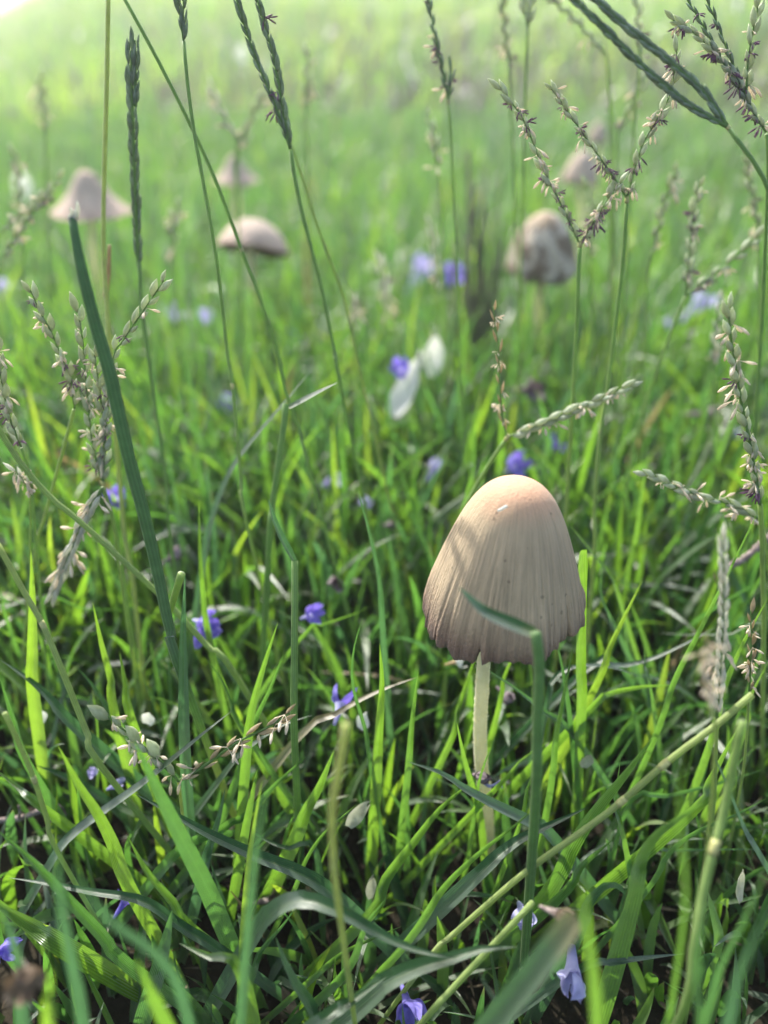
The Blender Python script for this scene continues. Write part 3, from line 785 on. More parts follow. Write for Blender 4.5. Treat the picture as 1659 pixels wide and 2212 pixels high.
def hair_cluster(name, mat, nrods, lng, rad, spread_, seed, bulb=1.6):
    """hanging anthers or a feathery stigma: a few rods on threads"""
    r_ = random.Random(seed); V, F = [], []
    for i in range(nrods):
        a = i * 6.28 / nrods + r_.uniform(-.4, .4); sp_ = spread_ * r_.uniform(.5, 1.2)
        d = Vector((math.cos(a) * sp_, math.sin(a) * sp_, -1)).normalized()
        p0 = Vector((0, 0, 0)); p1 = d * lng * 0.45; p2 = p1 + (d + Vector((r_.uniform(-.5, .5), r_.uniform(-.5, .5), -.2))).normalized() * lng * 0.65
        P = spline([p0, p1, p2], 6)
        v, f = tube(P, [rad * .3, rad * .3, rad * .6, rad * bulb, rad * bulb, rad * .7], 4)
        o_ = len(V); V += [tuple(q) for q in v]; F += [tuple(x_ + o_ for x_ in q) for q in f]
    return mesh(name, V, F, mat)
ANTH = [hair_cluster('anther', M_ANTHER, [2, 3, 2, 4, 3, 2][i], [0.8, 0.65, 0.9, 0.6, 0.5, 0.75][i], 0.046, [0.8, 1.3, 0.5, 1.5, 1.1, 1.8][i], i) for i in range(6)]
STIG = [hair_cluster('stigma', M_STIGMA, [6, 8, 5, 7][i], [0.6, 0.45, 0.7, 0.5][i], 0.042, [1.6, 2.4, 1.2, 2.0][i], 20 + i, 1.1) for i in range(4)]

def orient(d, up=Vector((0, -1, 0)), spin=0.0):
    d = Vector(d).normalized()
    q = d.to_track_quat('Z', 'Y')
    return (q @ Quaternion((0, 0, 1), spin)).to_matrix().to_4x4()

def add_spike(root, base, P, length_sp, pitch, kind, anthers, stigmas, rach_r, open_=0.22, hang=1.0, merged=False):
    """P: centre line (world, foot first). spikelets sit alternately in two rows"""
    C = spline(P, 40) - np.array(base)
    V, F = tube(C, np.linspace(rach_r, rach_r * .5, 40), 5)
    A = np.zeros((len(V), 4)); A[:, 0] = 0.3; A[:, 1] = .5
    sp_o = obj('spike', mesh('spike', V, F, M_STEM, A), root)
    seg = np.linalg.norm(np.diff(C, axis=0), axis=1); cum = np.concatenate([[0], np.cumsum(seg)]); tot = cum[-1]
    nsp = max(3, int(tot / pitch))
    T = np.gradient(C, axis=0)
    MV, MF = [], []
    for i in range(nsp):
        s = (i + 0.6) / nsp * tot
        p = Vector([np.interp(s, cum, C[:, k_]) for k_ in range(3)])
        t = Vector([np.interp(s, cum, T[:, k_]) for k_ in range(3)]).normalized()
        side = t.cross(Vector((0.25 * math.sin(i * 1.7), 1, -.5))).normalized()
        sg = 1 if i % 2 else -1
        d = (t + side * sg * open_ + Vector((0, -1, 0)) * 0.10 * math.sin(i * 2.3)).normalized()
        L_ = length_sp * random.uniform(.72, 1.2)
        Mx = Matrix.Translation(p + side * sg * rach_r * .8) @ orient(d, spin=random.uniform(-.5, .5) + (0 if sg > 0 else math.pi)) @ Matrix.Scale(L_, 4)
        if merged:
            me = SPK[kind]; o_ = len(MV)
            MV += [tuple(Mx @ v.co) for v in me.vertices]; MF += [tuple(x_ + o_ for x_ in f.vertices) for f in me.polygons]
        else:
            o = obj('spikelet', SPK[kind], sp_o); o.matrix_local = Mx
    if merged:
        obj('spikelets', mesh('spikelets', MV, MF, SPK[kind].materials[0]), sp_o, kind='stuff')
    for lst, cnt, nm, size in ((ANTH, anthers, 'anther', 1.15), (STIG, stigmas, 'stigma', 1.15)):
        for i in range(cnt):
            s = random.uniform(.05, .97) * tot
            p = Vector([np.interp(s, cum, C[:, k_]) for k_ in range(3)])
            t = Vector([np.interp(s, cum, T[:, k_]) for k_ in range(3)]).normalized()
            side = t.cross(Vector((0, 1, 0))).normalized() * random.choice((-1, 1))
            dn = (Vector((0, 0, -1)) * hang + side * random.uniform(.3, 1.3) + Vector((0, random.uniform(-.6, .3), 0))).normalized()
            o = obj(nm, random.choice(lst), sp_o)
            o.matrix_local = Matrix.Translation(p + side * rach_r) @ orient(-dn) @ Matrix.Scale(length_sp * size * random.uniform(.5, 1.2), 4)
    return sp_o

def stalk(label, culm, Y, w, spikes=(), hue=(0.35, 0.35), sp_len=28, pitch=15, kind='green', anthers=0, stigmas=0, nodes=(), dY=0.0, name='grass_stalk', rach=5, merged=False, cat='grass stalk', open_=.22, hang=1.0, group='flowering grass stalks', w2=None, foot=True, tipfuzz=False):
    """culm: photo positions from the top down; spikes: lists from the foot to the tip. Y = distance of the culm top; foot comes dY nearer/further"""
    m = len(culm)
    P = [pix(x_, y_, Y + dY * (i / max(1, m - 1))) for i, (x_, y_) in enumerate(culm)]
    lo = P[-1]
    if foot:
        d = (P[-1] - P[-2]).normalized(); hx = max(-.35, min(.35, d.x / max(.3, -d.z)))
        zl = lo.z - gz(lo.x, lo.y)
        g = Vector((lo.x + hx * max(zl, 0), lo.y + 0.003, 0)); g.z = gz(g.x, g.y) - .003
        if zl > .004: P.append(g)
    base = P[-1].copy()
    root = thing(name, label, cat, base, group)
    STALKS[label] = root
    C = spline([p - base for p in P], 48)
    r = px2m(w, P[0]) / 2; r2 = px2m(w2 or w, P[0]) / 2
    rad = np.linspace(r, r2, 48)
    V, F = tube(C, rad, 8)
    A = np.zeros((len(V), 4)); t_ = np.concatenate([np.repeat(np.linspace(0, 1, 48), 8), [0, 1]])
    A[:, 0] = np.clip(hue[0] + (hue[1] - hue[0]) * t_ + .13, 0, 1); A[:, 1] = .5; A[:, 2] = np.concatenate([np.tile(np.arange(8) / 8, 48), [0, 0]])
    obj('culm', mesh('culm', V, F, M_STEM, A), root)
    for (nx, ny) in nodes:
        fr = [abs(q[1] - ny) for q in culm]; i = int(np.argmin(fr)); Yn = Y + dY * i / max(1, m - 1)
        q = pix(nx, ny, Yn) - base
        i2 = int(np.argmin(np.linalg.norm(C - np.array(q), axis=1))); a, b = C[max(0, i2 - 1)], C[min(47, i2 + 1)]
        d = (b - a) / np.linalg.norm(b - a); q = C[i2]
        Vn, Fn = tube(np.array([q - d * r * 1.8, q - d * r * .7, q + d * r * .7, q + d * r * 1.8]), [r * 1.02, r * 1.16, r * 1.14, r * 1.0], 8)
        obj('node', mesh('node', Vn, Fn, M_NODE), root)
    for k_, sp_ in enumerate(spikes):
        o = {}
        if isinstance(sp_, tuple): sp_, o = sp_
        Ys = Y + o.get('dy', 0.0)
        Q = [pix(x_, y_, Y + (Ys - Y) * (i / max(1, len(sp_) - 1))) for i, (x_, y_) in enumerate(sp_)]
        q0 = Q[0]
        add_spike(root, base, Q, px2m(o.get('len', sp_len) * (1.0 if o.get('kind', kind) == 'dark' else 1.2), q0), px2m(o.get('pitch', pitch), q0), o.get('kind', kind), o.get('a', anthers), o.get('s', stigmas), px2m(rach, q0) / 2, o.get('open', open_), hang, merged)
    return root, base

# S1 thin pale stalk with a dry sheath
r1, b1 = stalk('thin pale straight stalk with a dry straw sheath halfway up', [(234, -20), (230, 200), (224, 420), (224, 560), (230, 640), (238, 760), (246, 900), (262, 1080), (270, 1165), (286, 1245), (300, 1375), (320, 1530)], .215, 10, hue=(.75, .7), nodes=[(270, 1165)], dY=-.045, w2=13)
P = [pix(228, 640, .212) - b1, pix(234, 590, .211) - b1, pix(236, 530, .211) - b1]
V, F = tube(spline(P, 10), np.linspace(.0006, .0004, 10) * 1.3, 6); obj('dry_sheath', mesh('dry_sheath', V, F, M_DRY), r1, label='split straw-coloured sheath')
# S2 braided spike
stalk('tall stalk topped by one thick closed braided green spike', [(300, 560), (305, 650), (316, 740), (334, 870), (350, 970), (360, 1050), (370, 1180)], .205, 8, [[(299, 575), (293, 440), (288, 300), (284, 180), (283, 110)], [(292, 230), (292, 150), (291, 86)]], hue=(.25, .2), sp_len=34, pitch=10, kind='dark', open_=.14, dY=-.02, rach=9)
# S3, S4
stalk('slim stalk with a small narrow head, crossing a longer stalk', [(397, 90), (405, 180), (420, 290), (442, 410), (466, 550), (490, 750), (501, 830), (512, 930), (522, 1050), (535, 1140)], .20, 8, [[(397, 95), (388, 30), (380, -10)], [(397, 95), (396, 40), (396, -20)]], hue=(.3, .6), sp_len=34, pitch=13, kind='dark', nodes=[(501, 832)], dY=-.03, w2=10, open_=.15)
stalk('long leaning stalk with a bare jointed culm passing before the flat mushroom', [(262, -15), (340, 128), (420, 288), (470, 400), (528, 556), (560, 640), (600, 760), (618, 850), (650, 940), (672, 1030)], .198, 8, hue=(.35, .3), nodes=[(528, 556)], dY=-.012, w2=11)
# S5
stalk('stalk with two long closed dark spikes side by side', [(628, 325), (636, 380), (655, 470), (680, 565), (700, 650), (722, 760), (745, 880)], .205, 9, [[(627, 322), (600, 240), (566, 160), (537, 82), (508, -10)], [(626, 318), (610, 230), (592, 130), (572, 55), (552, -12)]], hue=(.25, .3), sp_len=32, pitch=11, kind='dark', stigmas=2, open_=.15, dY=-.01, rach=7)
stalk('thin bare stalk with a pale joint beside the twin-spiked stalk', [(600, 235), (640, 345), (690, 500), (735, 620), (757, 703), (772, 780), (800, 900)], .215, 6, hue=(.5, .75), nodes=[(757, 702)], w2=9)
# S6, S7
stalk('stalk with two short flowering spikes hung with purple stigmas', [(968, 220), (974, 290), (979, 400), (985, 520), (990, 650)], .235, 5, [[(968, 217), (958, 160), (940, 80), (924, -15)], ([(968, 217), (974, 185), (976, 150)], {'a': 0, 's': 1})], hue=(.35, .4), sp_len=30, pitch=13, kind='dark', anthers=4, stigmas=5, nodes=[(968, 221)], open_=.18)
stalk('faint slim stalk with a small head beyond the flowering spikes', [(1140, 60), (1138, 110), (1133, 250), (1130, 400)], .27, 6, [[(1140, 62), (1134, 20), (1130, -15)], [(1140, 62), (1148, 10), (1150, -15)]], hue=(.4, .4), sp_len=30, pitch=15, merged=True)
# S8 diagonal thick
stalk('thick leaning stalk with two thick closed braided spikes side by side', [(1572, 274), (1592, 302), (1632, 355), (1665, 420), (1700, 520), (1720, 640)], .170, 9, [[(1571, 274), (1498, 232), (1414, 166), (1332, 88), (1232, -10)], ([(1571, 271), (1520, 200), (1446, 132), (1364, 66), (1268, -18)], {'dy': .005})], hue=(.2, .3), sp_len=42, pitch=11, kind='dark', open_=.14, dY=-.012, rach=9, nodes=[(1573, 276)])
# S9 the flowering V, two plants
stalk('slender stalk forking into a V of open purple-flowered spikes', [(1253, 527), (1250, 580), (1246, 700), (1238, 850), (1230, 1000), (1219, 1165), (1212, 1300)], .190, 9, [[(1252, 525), (1212, 442), (1172, 362), (1132, 262), (1080, 188)], [(1253, 525), (1284, 477), (1325, 412), (1345, 392)]], hue=(.3, .85), sp_len=26, pitch=17, anthers=14, stigmas=9, nodes=[(1253, 527)], dY=-.01, w2=10)
stalk('slender stalk with two wide open spikes dangling cream and purple anthers', [(1354, 432), (1346, 560), (1327, 720), (1311, 850), (1299, 922), (1291, 1000), (1284, 1110), (1282, 1230)], .193, 8, [[(1354, 428), (1330, 390), (1250, 275), (1190, 188)], [(1354, 428), (1384, 322), (1420, 258), (1450, 195), (1463, 105)]], hue=(.3, .7), sp_len=26, pitch=17, anthers=14, stigmas=8, nodes=[(1354, 430), (1299, 922)], dY=-.02, w2=12)
# S10 V on the right
stalk('thin stalk with a wide V of short knobbly spikes', [(1481, 640), (1440, 742), (1402, 850), (1370, 960), (1350, 1080)], .225, 7, [[(1481, 638), (1490, 540), (1500, 455), (1511, 395)], ([(1481, 638), (1520, 608), (1585, 560), (1652, 498)], {'a': 3, 's': 2})], hue=(.4, .5), sp_len=25, pitch=17, anthers=4, stigmas=6)
# S11 top right bunch
stalk('stalk with four flowering spikes heavy with purple stigmas', [(1656, 290), (1660, 340), (1657, 450), (1650, 600), (1640, 780)], .196, 9, [[(1655, 285), (1632, 250), (1592, 178), (1550, 120), (1500, 72), (1452, 42)], ([(1620, 240), (1600, 200), (1565, 140), (1525, 66), (1480, -8)], {'a': 1, 's': 1, 'kind': 'dark', 'open': .15}), ([(1625, 240), (1605, 190), (1576, 122), (1551, 56), (1523, -8)], {'a': 1, 's': 1, 'kind': 'dark', 'open': .15}), ([(1612, 200), (1616, 130), (1626, 70), (1642, -8)], {'a': 4, 's': 3})], hue=(.25, .35), sp_len=28, pitch=15, anthers=9, stigmas=12)
# S12 right edge spike
stalk('upright pale flowering spike with cream anthers along its length', [(1642, 1090), (1646, 1160), (1648, 1260), (1650, 1360)], .150, 11, [[(1642, 1090), (1622, 968), (1605, 885), (1590, 800), (1580, 735), (1572, 662)]], hue=(.5, .5), sp_len=32, pitch=17, kind='green', anthers=20, stigmas=4, rach=9)
# S13 horizontal
stalk('nearly level flowering spike with cream anthers dangling below it', [(1642, 1122), (1655, 1180), (1668, 1290), (1675, 1400)], .158, 7, [[(1642, 1121), (1580, 1090), (1520, 1074), (1450, 1046), (1392, 1022)]], hue=(.5, .5), sp_len=30, pitch=18, kind='green', anthers=16, stigmas=0, open_=.14, rach=7)
# S14 V behind the cap
stalk('stalk rising behind the bell cap with a forked tan and green head', [(1095, 946), (1062, 995), (1030, 1048), (1000, 1110), (985, 1200)], .178, 9, [([(1095, 944), (1085, 900), (1079, 822), (1075, 740), (1065, 662)], {'kind': 'tan', 'len': 22, 'a': 10, 'pitch': 22}), ([(1095, 944), (1150, 924), (1232, 890), (1300, 860), (1365, 830)], {'a': 10, 'open': .1, 'len': 32})], hue=(.4, .5), sp_len=28, pitch=16, anthers=8, stigmas=0, nodes=[(1094, 946)])
# S15 left heads
stalk('bushy head of three knobbly spikes with peach anthers behind the thick cut stem', [(222, 1046), (228, 1068), (246, 1128), (262, 1200), (275, 1300)], .166, 8, [[(221, 1044), (200, 958), (188, 852), (180, 750), (168, 668)], [(222, 1044), (226, 950), (216, 852), (204, 765)], [(224, 1040), (230, 900), (244, 775), (266, 735), (312, 668), (354, 606)]], hue=(.4, .5), sp_len=28, pitch=17, anthers=11, stigmas=3, nodes=[(222, 1047)], open_=.25)
stalk('single knobbly spike on a leaning stalk with whitish and purple flowers', [(160, 885), (136, 974), (112, 1060), (95, 1122), (70, 1230)], .170, 8, [[(161, 884), (152, 815), (132, 772), (112, 720), (90, 680), (65, 626)]], hue=(.55, .5), sp_len=28, pitch=16, anthers=10, stigmas=4, open_=.27)
stalk('dark flowering spike with purple stigmas beside the tuft of cream anthers', [(46, 968), (60, 1010), (70, 1060), (75, 1140)], .160, 7, [[(46, 966), (25, 915), (11, 866), (-2, 788), (-14, 720)]], hue=(.4, .4), sp_len=30, pitch=16, anthers=5, stigmas=5, open_=.2)
stalk('short stalk ending in a tuft of cream anthers', [(64, 1065), (66, 1130), (66, 1230)], .160, 5, [[(64, 1062), (52, 1040), (32, 1015)]], hue=(.5, .5), sp_len=26, pitch=14, kind='pale', anthers=14)
stalk('drooping whitish spike bent over beside the thick cut stem', [(222, 1052), (232, 1080), (248, 1150), (262, 1260)], .158, 6, [[(222, 1054), (190, 1105), (162, 1168), (137, 1228), (114, 1286)]], hue=(.5, .5), sp_len=42, pitch=11, kind='pale', anthers=14, open_=.16, rach=10)
# fallen heads in the grass
stalk('tan fallen seed spike lying across blades by the violet flower', [(386, 1688), (392, 1740), (400, 1800)], .118, 7, [([(386, 1687), (440, 1655), (512, 1604), (580, 1570), (627, 1540)], {'a': 9}), ([(386, 1687), (340, 1640), (285, 1592), (230, 1545)], {'kind': 'green', 'a': 10})], hue=(.8, .6), sp_len=38, pitch=26, kind='tan', open_=.16, rach=8)
stalk('pale upright spike standing beyond the jointed diagonal stalk', [(1548, 1550), (1546, 1640), (1540, 1760)], .112, 8, [[(1548, 1548), (1555, 1445), (1561, 1345), (1563, 1245), (1560, 1165)]], hue=(.5, .5), sp_len=34, pitch=14, kind='pale', anthers=4, open_=.14, rach=9)
stalk('short tan spike hung with cream anthers near the pale upright spike', [(1618, 1500), (1612, 1600), (1600, 1700)], .125, 6, [[(1618, 1500), (1622, 1420), (1622, 1320)]], hue=(.6, .5), sp_len=28, pitch=20, kind='tan', anthers=12)
stalk('loose cluster of peach anthers on a short leaning stalk', [(1530, 1520), (1545, 1570), (1542, 1660), (1530, 1800)], .088, 8, [[(1530, 1518), (1520, 1450), (1530, 1385)]], hue=(.6, .6), sp_len=34, pitch=26, kind='tan', anthers=14)
# jointed diagonal culms in front
stalk('long jointed yellow-green culm slanting across in front of the bell mushroom', [(1625, 1500), (1545, 1568), (1445, 1643), (1335, 1738), (1255, 1798), (1130, 1888), (980, 2018), (930, 2066)], .110, 15, hue=(.65, .6), nodes=[(1445, 1643), (1335, 1738)], dY=-.022, w2=12)
stalk('second thin slanting culm below the long jointed one', [(1150, 1950), (1120, 1983), (1045, 2063), (980, 2133), (915, 2205)], .090, 14, hue=(.55, .5), dY=-.012)
stalk('smooth green upright culm with one tan joint above broad blades', [(1604, 1560), (1566, 1743), (1541, 1838), (1516, 1943), (1500, 2043), (1462, 2215)], .088, 20, hue=(.45, .4), nodes=[(1541, 1836)], dY=-.022, w2=24)
stalk('short stalk with a blunt yellow-brown tip', [(748, 1565), (736, 1640), (718, 1750), (720, 1850), (732, 1960)], .079, 20, hue=(.95, .45), dY=-.004, w2=13)
stalk('leaning culm with a torn straw sheath', [(-5, 1175), (50, 1275), (90, 1345), (122, 1418), (162, 1518), (190, 1588), (222, 1660)], .140, 12, hue=(.65, .35), nodes=[(92, 1350)], dY=-.020, w2=17)
stalk('thin leaning culm with a yellow joint by the torn-sheath culm', [(10, 1540), (52, 1630), (76, 1690), (102, 1770), (130, 1850)], .105, 11, hue=(.6, .5), nodes=[(76, 1690)], dY=-.006)
# culm slanting down from the left edge
stalk('long smooth green culm running down slantwise behind the thick cut stem', [(-20, 900), (45, 1000), (110, 1075), (165, 1120), (270, 1215), (345, 1285), (400, 1342), (452, 1400), (510, 1460)], .155, 12, hue=(.5, .5), dY=-.012, w2=17)
# bent shoot
stalk('stout bent shoot with one pale leaf at its tip', [(617, 872), (612, 930), (600, 1010), (588, 1100), (580, 1200)], .176, 14, hue=(.2, .25), dY=-.010, w2=17)
stalk('stout olive shoot with one leaf folded up at its tip', [(637, 1212), (637, 1300), (636, 1420), (637, 1620)], .142, 15, hue=(.25, .35), dY=-.018, w2=20)
stalk('stout upright green sheath carrying the blade that crosses the bell cap', [(1157, 1366), (1165, 1430), (1163, 1510), (1160, 1600), (1156, 1745)], .100, 24, hue=(.06, .12), dY=-.006, w2=26)

# the thick cut stem on the left
def cut_stem():
    px_ = [(156, 470), (164, 520), (178, 590), (206, 700), (236, 802), (258, 900), (281, 1000), (306, 1092), (330, 1190), (346, 1262), (358, 1322), (372, 1378), (388, 1445)]
    wd = [18, 27, 31, 31, 30, 28, 25, 23, 21, 19, 18, 17, 17]
    Ys = np.linspace(.150, .128, len(px_))
    P = [pix(x_, y_, Y_) for (x_, y_), Y_ in zip(px_, Ys)]
    lo = P[-1]; g = Vector((lo.x + .012, lo.y, 0)); g.z = gz(g.x, g.y) - .002
    P.append(g); wd.append(15)
    base = P[-1].copy()
    root = thing('cut_grass_stem', 'thick dark green cut grass stem with frayed pale tip', 'grass stem', base)
    C = spline([p - base for p in P], 60)
    r = np.interp(np.linspace(0, 1, 60), np.linspace(0, 1, len(wd)), [px2m(w_, p) / 2 for w_, p in zip(wd, P)])
    V, F = tube(C, r, 12)
    V = np.array(V); V[:720, 1] = np.repeat(C[:, 1], 12) + (V[:720, 1] - np.repeat(C[:, 1], 12)) * .55
    A = np.zeros((len(V), 4)); t_ = np.concatenate([np.repeat(np.linspace(0, 1, 60), 12), [0, 1]])
    A[:, 0] = np.interp(t_, [0, .55, .72, .78, 1], [.02, .15, .75, .9, .35]); A[:, 1] = .5; A[:, 2] = np.concatenate([np.tile(np.arange(12) / 12, 60), [0, 0]])
    obj('culm', mesh('culm', V, F, M_STEM, A), root)
    for dx, ln_ in ((-4, 26), (5, 40), (1, 20)):
        p = pix(156 + dx, 474, .150) - base; q = pix(156 + dx * 1.6 + 2, 474 - ln_, .150) - base
        V, F = tube(spline([p, (p + q) / 2 + Vector((.0003, 0, 0)), q], 6), [.0006, .0006, .0005, .0004, .0003, .0001], 5)
        obj('frayed_fibre', mesh('frayed_fibre', V, F, M_SPIKE_PALE), root)
    # torn stub of a leaf sheath at the joint
    p = [pix(364, 1332, .139) - base, pix(378, 1285, .137) - base, pix(392, 1240, .136) - base]
    V, F = tube(spline(p, 10), np.interp(np.linspace(0, 1, 10), [0, 1], [.0007, .0009]), 8)
    A = np.zeros((len(V), 4)); A[:, 0] = .6; A[:, 1] = .5
    obj('torn_sheath', mesh('torn_sheath', V, F, M_STEM, A), root)
    mark(tuple(base + Vector((0, 0, .05))), 'at the foot of the thick cut stem')
cut_stem()

# faint stalks farther back (out of focus in the photo)
FAINT = [([(1390, 175), (1360, 240), (1335, 280)], [(1335, 280), (1328, 420), (1322, 560)], .30), ([(1462, 365), (1440, 420), (1425, 480), (1408, 540)], [(1408, 540), (1395, 640), (1392, 760)], .26),
         ([(925, 250), (938, 300), (945, 370)], [(945, 370), (955, 480), (960, 640)], .30), ([(455, 190), (480, 245), (512, 305)], [(512, 305), (508, 360), (512, 440)], .34), ([(570, 205), (545, 250), (518, 305)], [(516, 305), (512, 380), (514, 460)], .36),
         ([(665, 120), (662, 180), (660, 240)], [(660, 240), (664, 330), (668, 460)], .36), ([(85, 170), (92, 220), (98, 290)], [(98, 290), (100, 380), (103, 480)], .38), ([(385, 445), (375, 480), (378, 540)], [(378, 540), (380, 600), (385, 690)], .34),
         ([(1180, -10), (1240, 40), (1310, 120)], [(1310, 120), (1318, 240), (1320, 400)], .30), ([(130, 385), (70, 440), (0, 500)], [(0, 500), (-30, 600), (-40, 740)], .26), ([(108, 415), (60, 470), (5, 560)], [(5, 560), (-10, 640), (-20, 740)], .25),
         ([(1270, 400), (1280, 460), (1272, 560)], [(1272, 560), (1275, 640), (1278, 740)], .30), ([(1610, 330), (1625, 420), (1640, 500)], [(1640, 500), (1640, 600), (1640, 740)], .27), ([(760, 640), (765, 680), (768, 730)], [(768, 730), (772, 800), (780, 900)], .30),
         ([(1085, -10), (1090, 60), (1100, 140)], [(1100, 140), (1105, 250), (1110, 380)], .30), ([(1375, -10), (1378, 60), (1383, 130)], [(1383, 130), (1370, 260), (1362, 420)], .28), ([(1560, 640), (1545, 720), (1540, 800)], [(1540, 800), (1542, 860), (1545, 960)], .25),
         ([(930, 480), (940, 560), (945, 640)], [(945, 640), (950, 720), (955, 820)], .33), ([(30, 330), (40, 400), (45, 470)], [(45, 470), (50, 560), (52, 660)], .32), ([(820, 560), (830, 620), (832, 690)], [(832, 690), (838, 760), (840, 860)], .33)]
FAINT_WHERE = ['before the wrinkled egg-shaped mushroom', 'beside the V-shaped flowering stalk', 'by the tall dark dead tuft', 'before the small pointed mushroom', 'leaning over the small pointed mushroom', 'behind the twin-spiked stalk', 'above the conical mushroom', 'between the conical and flat mushrooms',
               'behind the pair of thick braided spikes', 'slanting past the conical mushroom', 'slanting below the conical mushroom', 'behind the fork of purple-flowered spikes', 'below the pair of thick braided spikes', 'behind the long leaning bare stalk', 'behind the short spikes with purple stigmas', 'behind the spikes dangling cream anthers',
               'beyond the pale spike with cream anthers', 'beside the white petals', 'beside the far conical mushroom', 'beyond the white petals']
for (sp_, cl, Y_), wh in zip(FAINT, FAINT_WHERE):
    stalk(f'faint grey-green seed spike {wh}', cl, Y_, 6, [sp_[::-1]], hue=(.4, .5), sp_len=24, pitch=15, kind=random.choice(['green', 'pale', 'green']), anthers=4, stigmas=1, merged=True, group='faint stalks behind the flowering ones')

# the dark dried spike behind the bell mushroom
def dock_spike():
    Y_ = .40
    P = [pix(1012, 330, Y_), pix(1014, 520, Y_), pix(1018, 720, Y_), pix(1012, 900, Y_)]
    g = Vector((P[-1].x, Y_, gz(P[-1].x, Y_) - .003)); P.append(g)
    base = g.copy()
    root = thing('dead_grass_tuft', 'tall dark olive tuft of dead upright grass stems behind the bell mushroom', 'grass tuft', base)
    C = spline([p - base for p in P], 60)
    V, F = tube(C, np.linspace(.0008, .0016, 60), 7)
    obj('stalk', mesh('stalk', V, F, M_TWIG), root)
    Mo = simple('dead_stem', (0.20, 0.23, 0.13), (0.24, 0.28, 0.12), .35, .85, .4, 200)
    for i in range(60):
        a_ = rng.uniform(0, 6.28); rr = .013 * math.sqrt(rng.uniform(0, 1)); h_ = C[0][2] * rng.uniform(.42, 1.0) * (1 - 18 * rr * rng.uniform(.2, .8))
        x_, y_ = rr * math.cos(a_), rr * math.sin(a_); lx = rng.normal(0, .004)
        P_ = spline([(x_, y_, -.001), (x_ + lx * .3, y_, h_ * .5), (x_ + lx, y_, h_)], 12)
        V, F = tube(P_, np.linspace(.0013, .0005, 12), 5)
        obj('dead_stem', mesh('dead_stem', V, F, Mo), root)
dock_spike()

# ------------------------------------------------------------------ fallen flowers and petals
def petal_mesh(name, L_, W_, mat, cup=.35, curl=.4, notch=.0, ruffle=.06, seed=0):
    r_ = random.Random(seed); nu, nv = 9, 7; V, F = [], []
    ph = r_.uniform(0, 6)
    for i in range(nu):
        s = i / (nu - 1); wd = W_ * .5 * (math.sin(math.pi * min(1, .12 + .86 * s)) ** .75) * (1 + .14 * math.sin(5.3 * s + ph * 2))
        th = curl * s * s * 2
        for j in range(nv):
            v = -1 + 2 * j / (nv - 1)
            ln_ = L_ * s * (1 - notch * (1 - abs(v)) * (s > .8) + .10 * s * math.sin(3.1 * v + ph) + .05 * s * math.sin(9 * v + ph * 3))
            z = math.sin(th) * ln_ + cup * wd * v * v + ruffle * W_ * math.sin(4 * v + 7 * s + ph) * s
            V.append((v * wd, ln_ * math.cos(th * .7), z))
    for i in range(nu - 1):
        for j in range(nv - 1):
            a = i * nv + j; F.append((a, a + 1, a + nv + 1, a + nv))
    return mesh(name, V, F, mat)

def flower(label, c, size, rot, seed, mat=None, tube_mat=None, lobes=4, lobe_w=.55, tube_len=.9, open_=.9, name='fallen_flower', group='fallen violet flowers', tube_r=.13):
    """a bugle-like fallen blossom: narrow tube opening into lobes; c = world centre"""
    r_ = random.Random(seed)
    root = thing(name, label, 'flower', Vector(c), group)
    root.rotation_euler = rot
    mat = mat or M_VIOLET; tube_mat = tube_mat or mat
    s = size
    P = spline([(0, 0, -tube_len * s), (0.03 * s, 0, -tube_len * s * .55), (0, 0, 0)], 12)
    rad = np.interp(np.linspace(0, 1, 12), [0, .3, .75, 1], [tube_r * .5 * s, tube_r * .8 * s, tube_r * 1.2 * s, tube_r * 1.75 * s])
    V, F = tube(P, rad, 10); F = F[:-10] if False else [f for f in F if 121 not in f]
    obj('flower_tube', mesh('flower_tube', V, F, tube_mat), root)
    for i in range(lobes):
        a = 2 * math.pi * i / lobes + r_.uniform(-.3, .3)
        L_ = s * r_.uniform(.55, .85)
        o = obj('petal', petal_mesh('petal', L_, s * lobe_w * r_.uniform(.8, 1.15), mat, .3, r_.uniform(.1, .6), .12, .07, seed * 9 + i), root)
        o.matrix_local = Matrix.Rotation(a, 4, 'Z') @ Matrix.Translation((0, tube_r * 1.1 * s, 0)) @ Matrix.Rotation(math.radians(90 - 90 * open_) + r_.uniform(-.3, .3), 4, 'X')
    return root

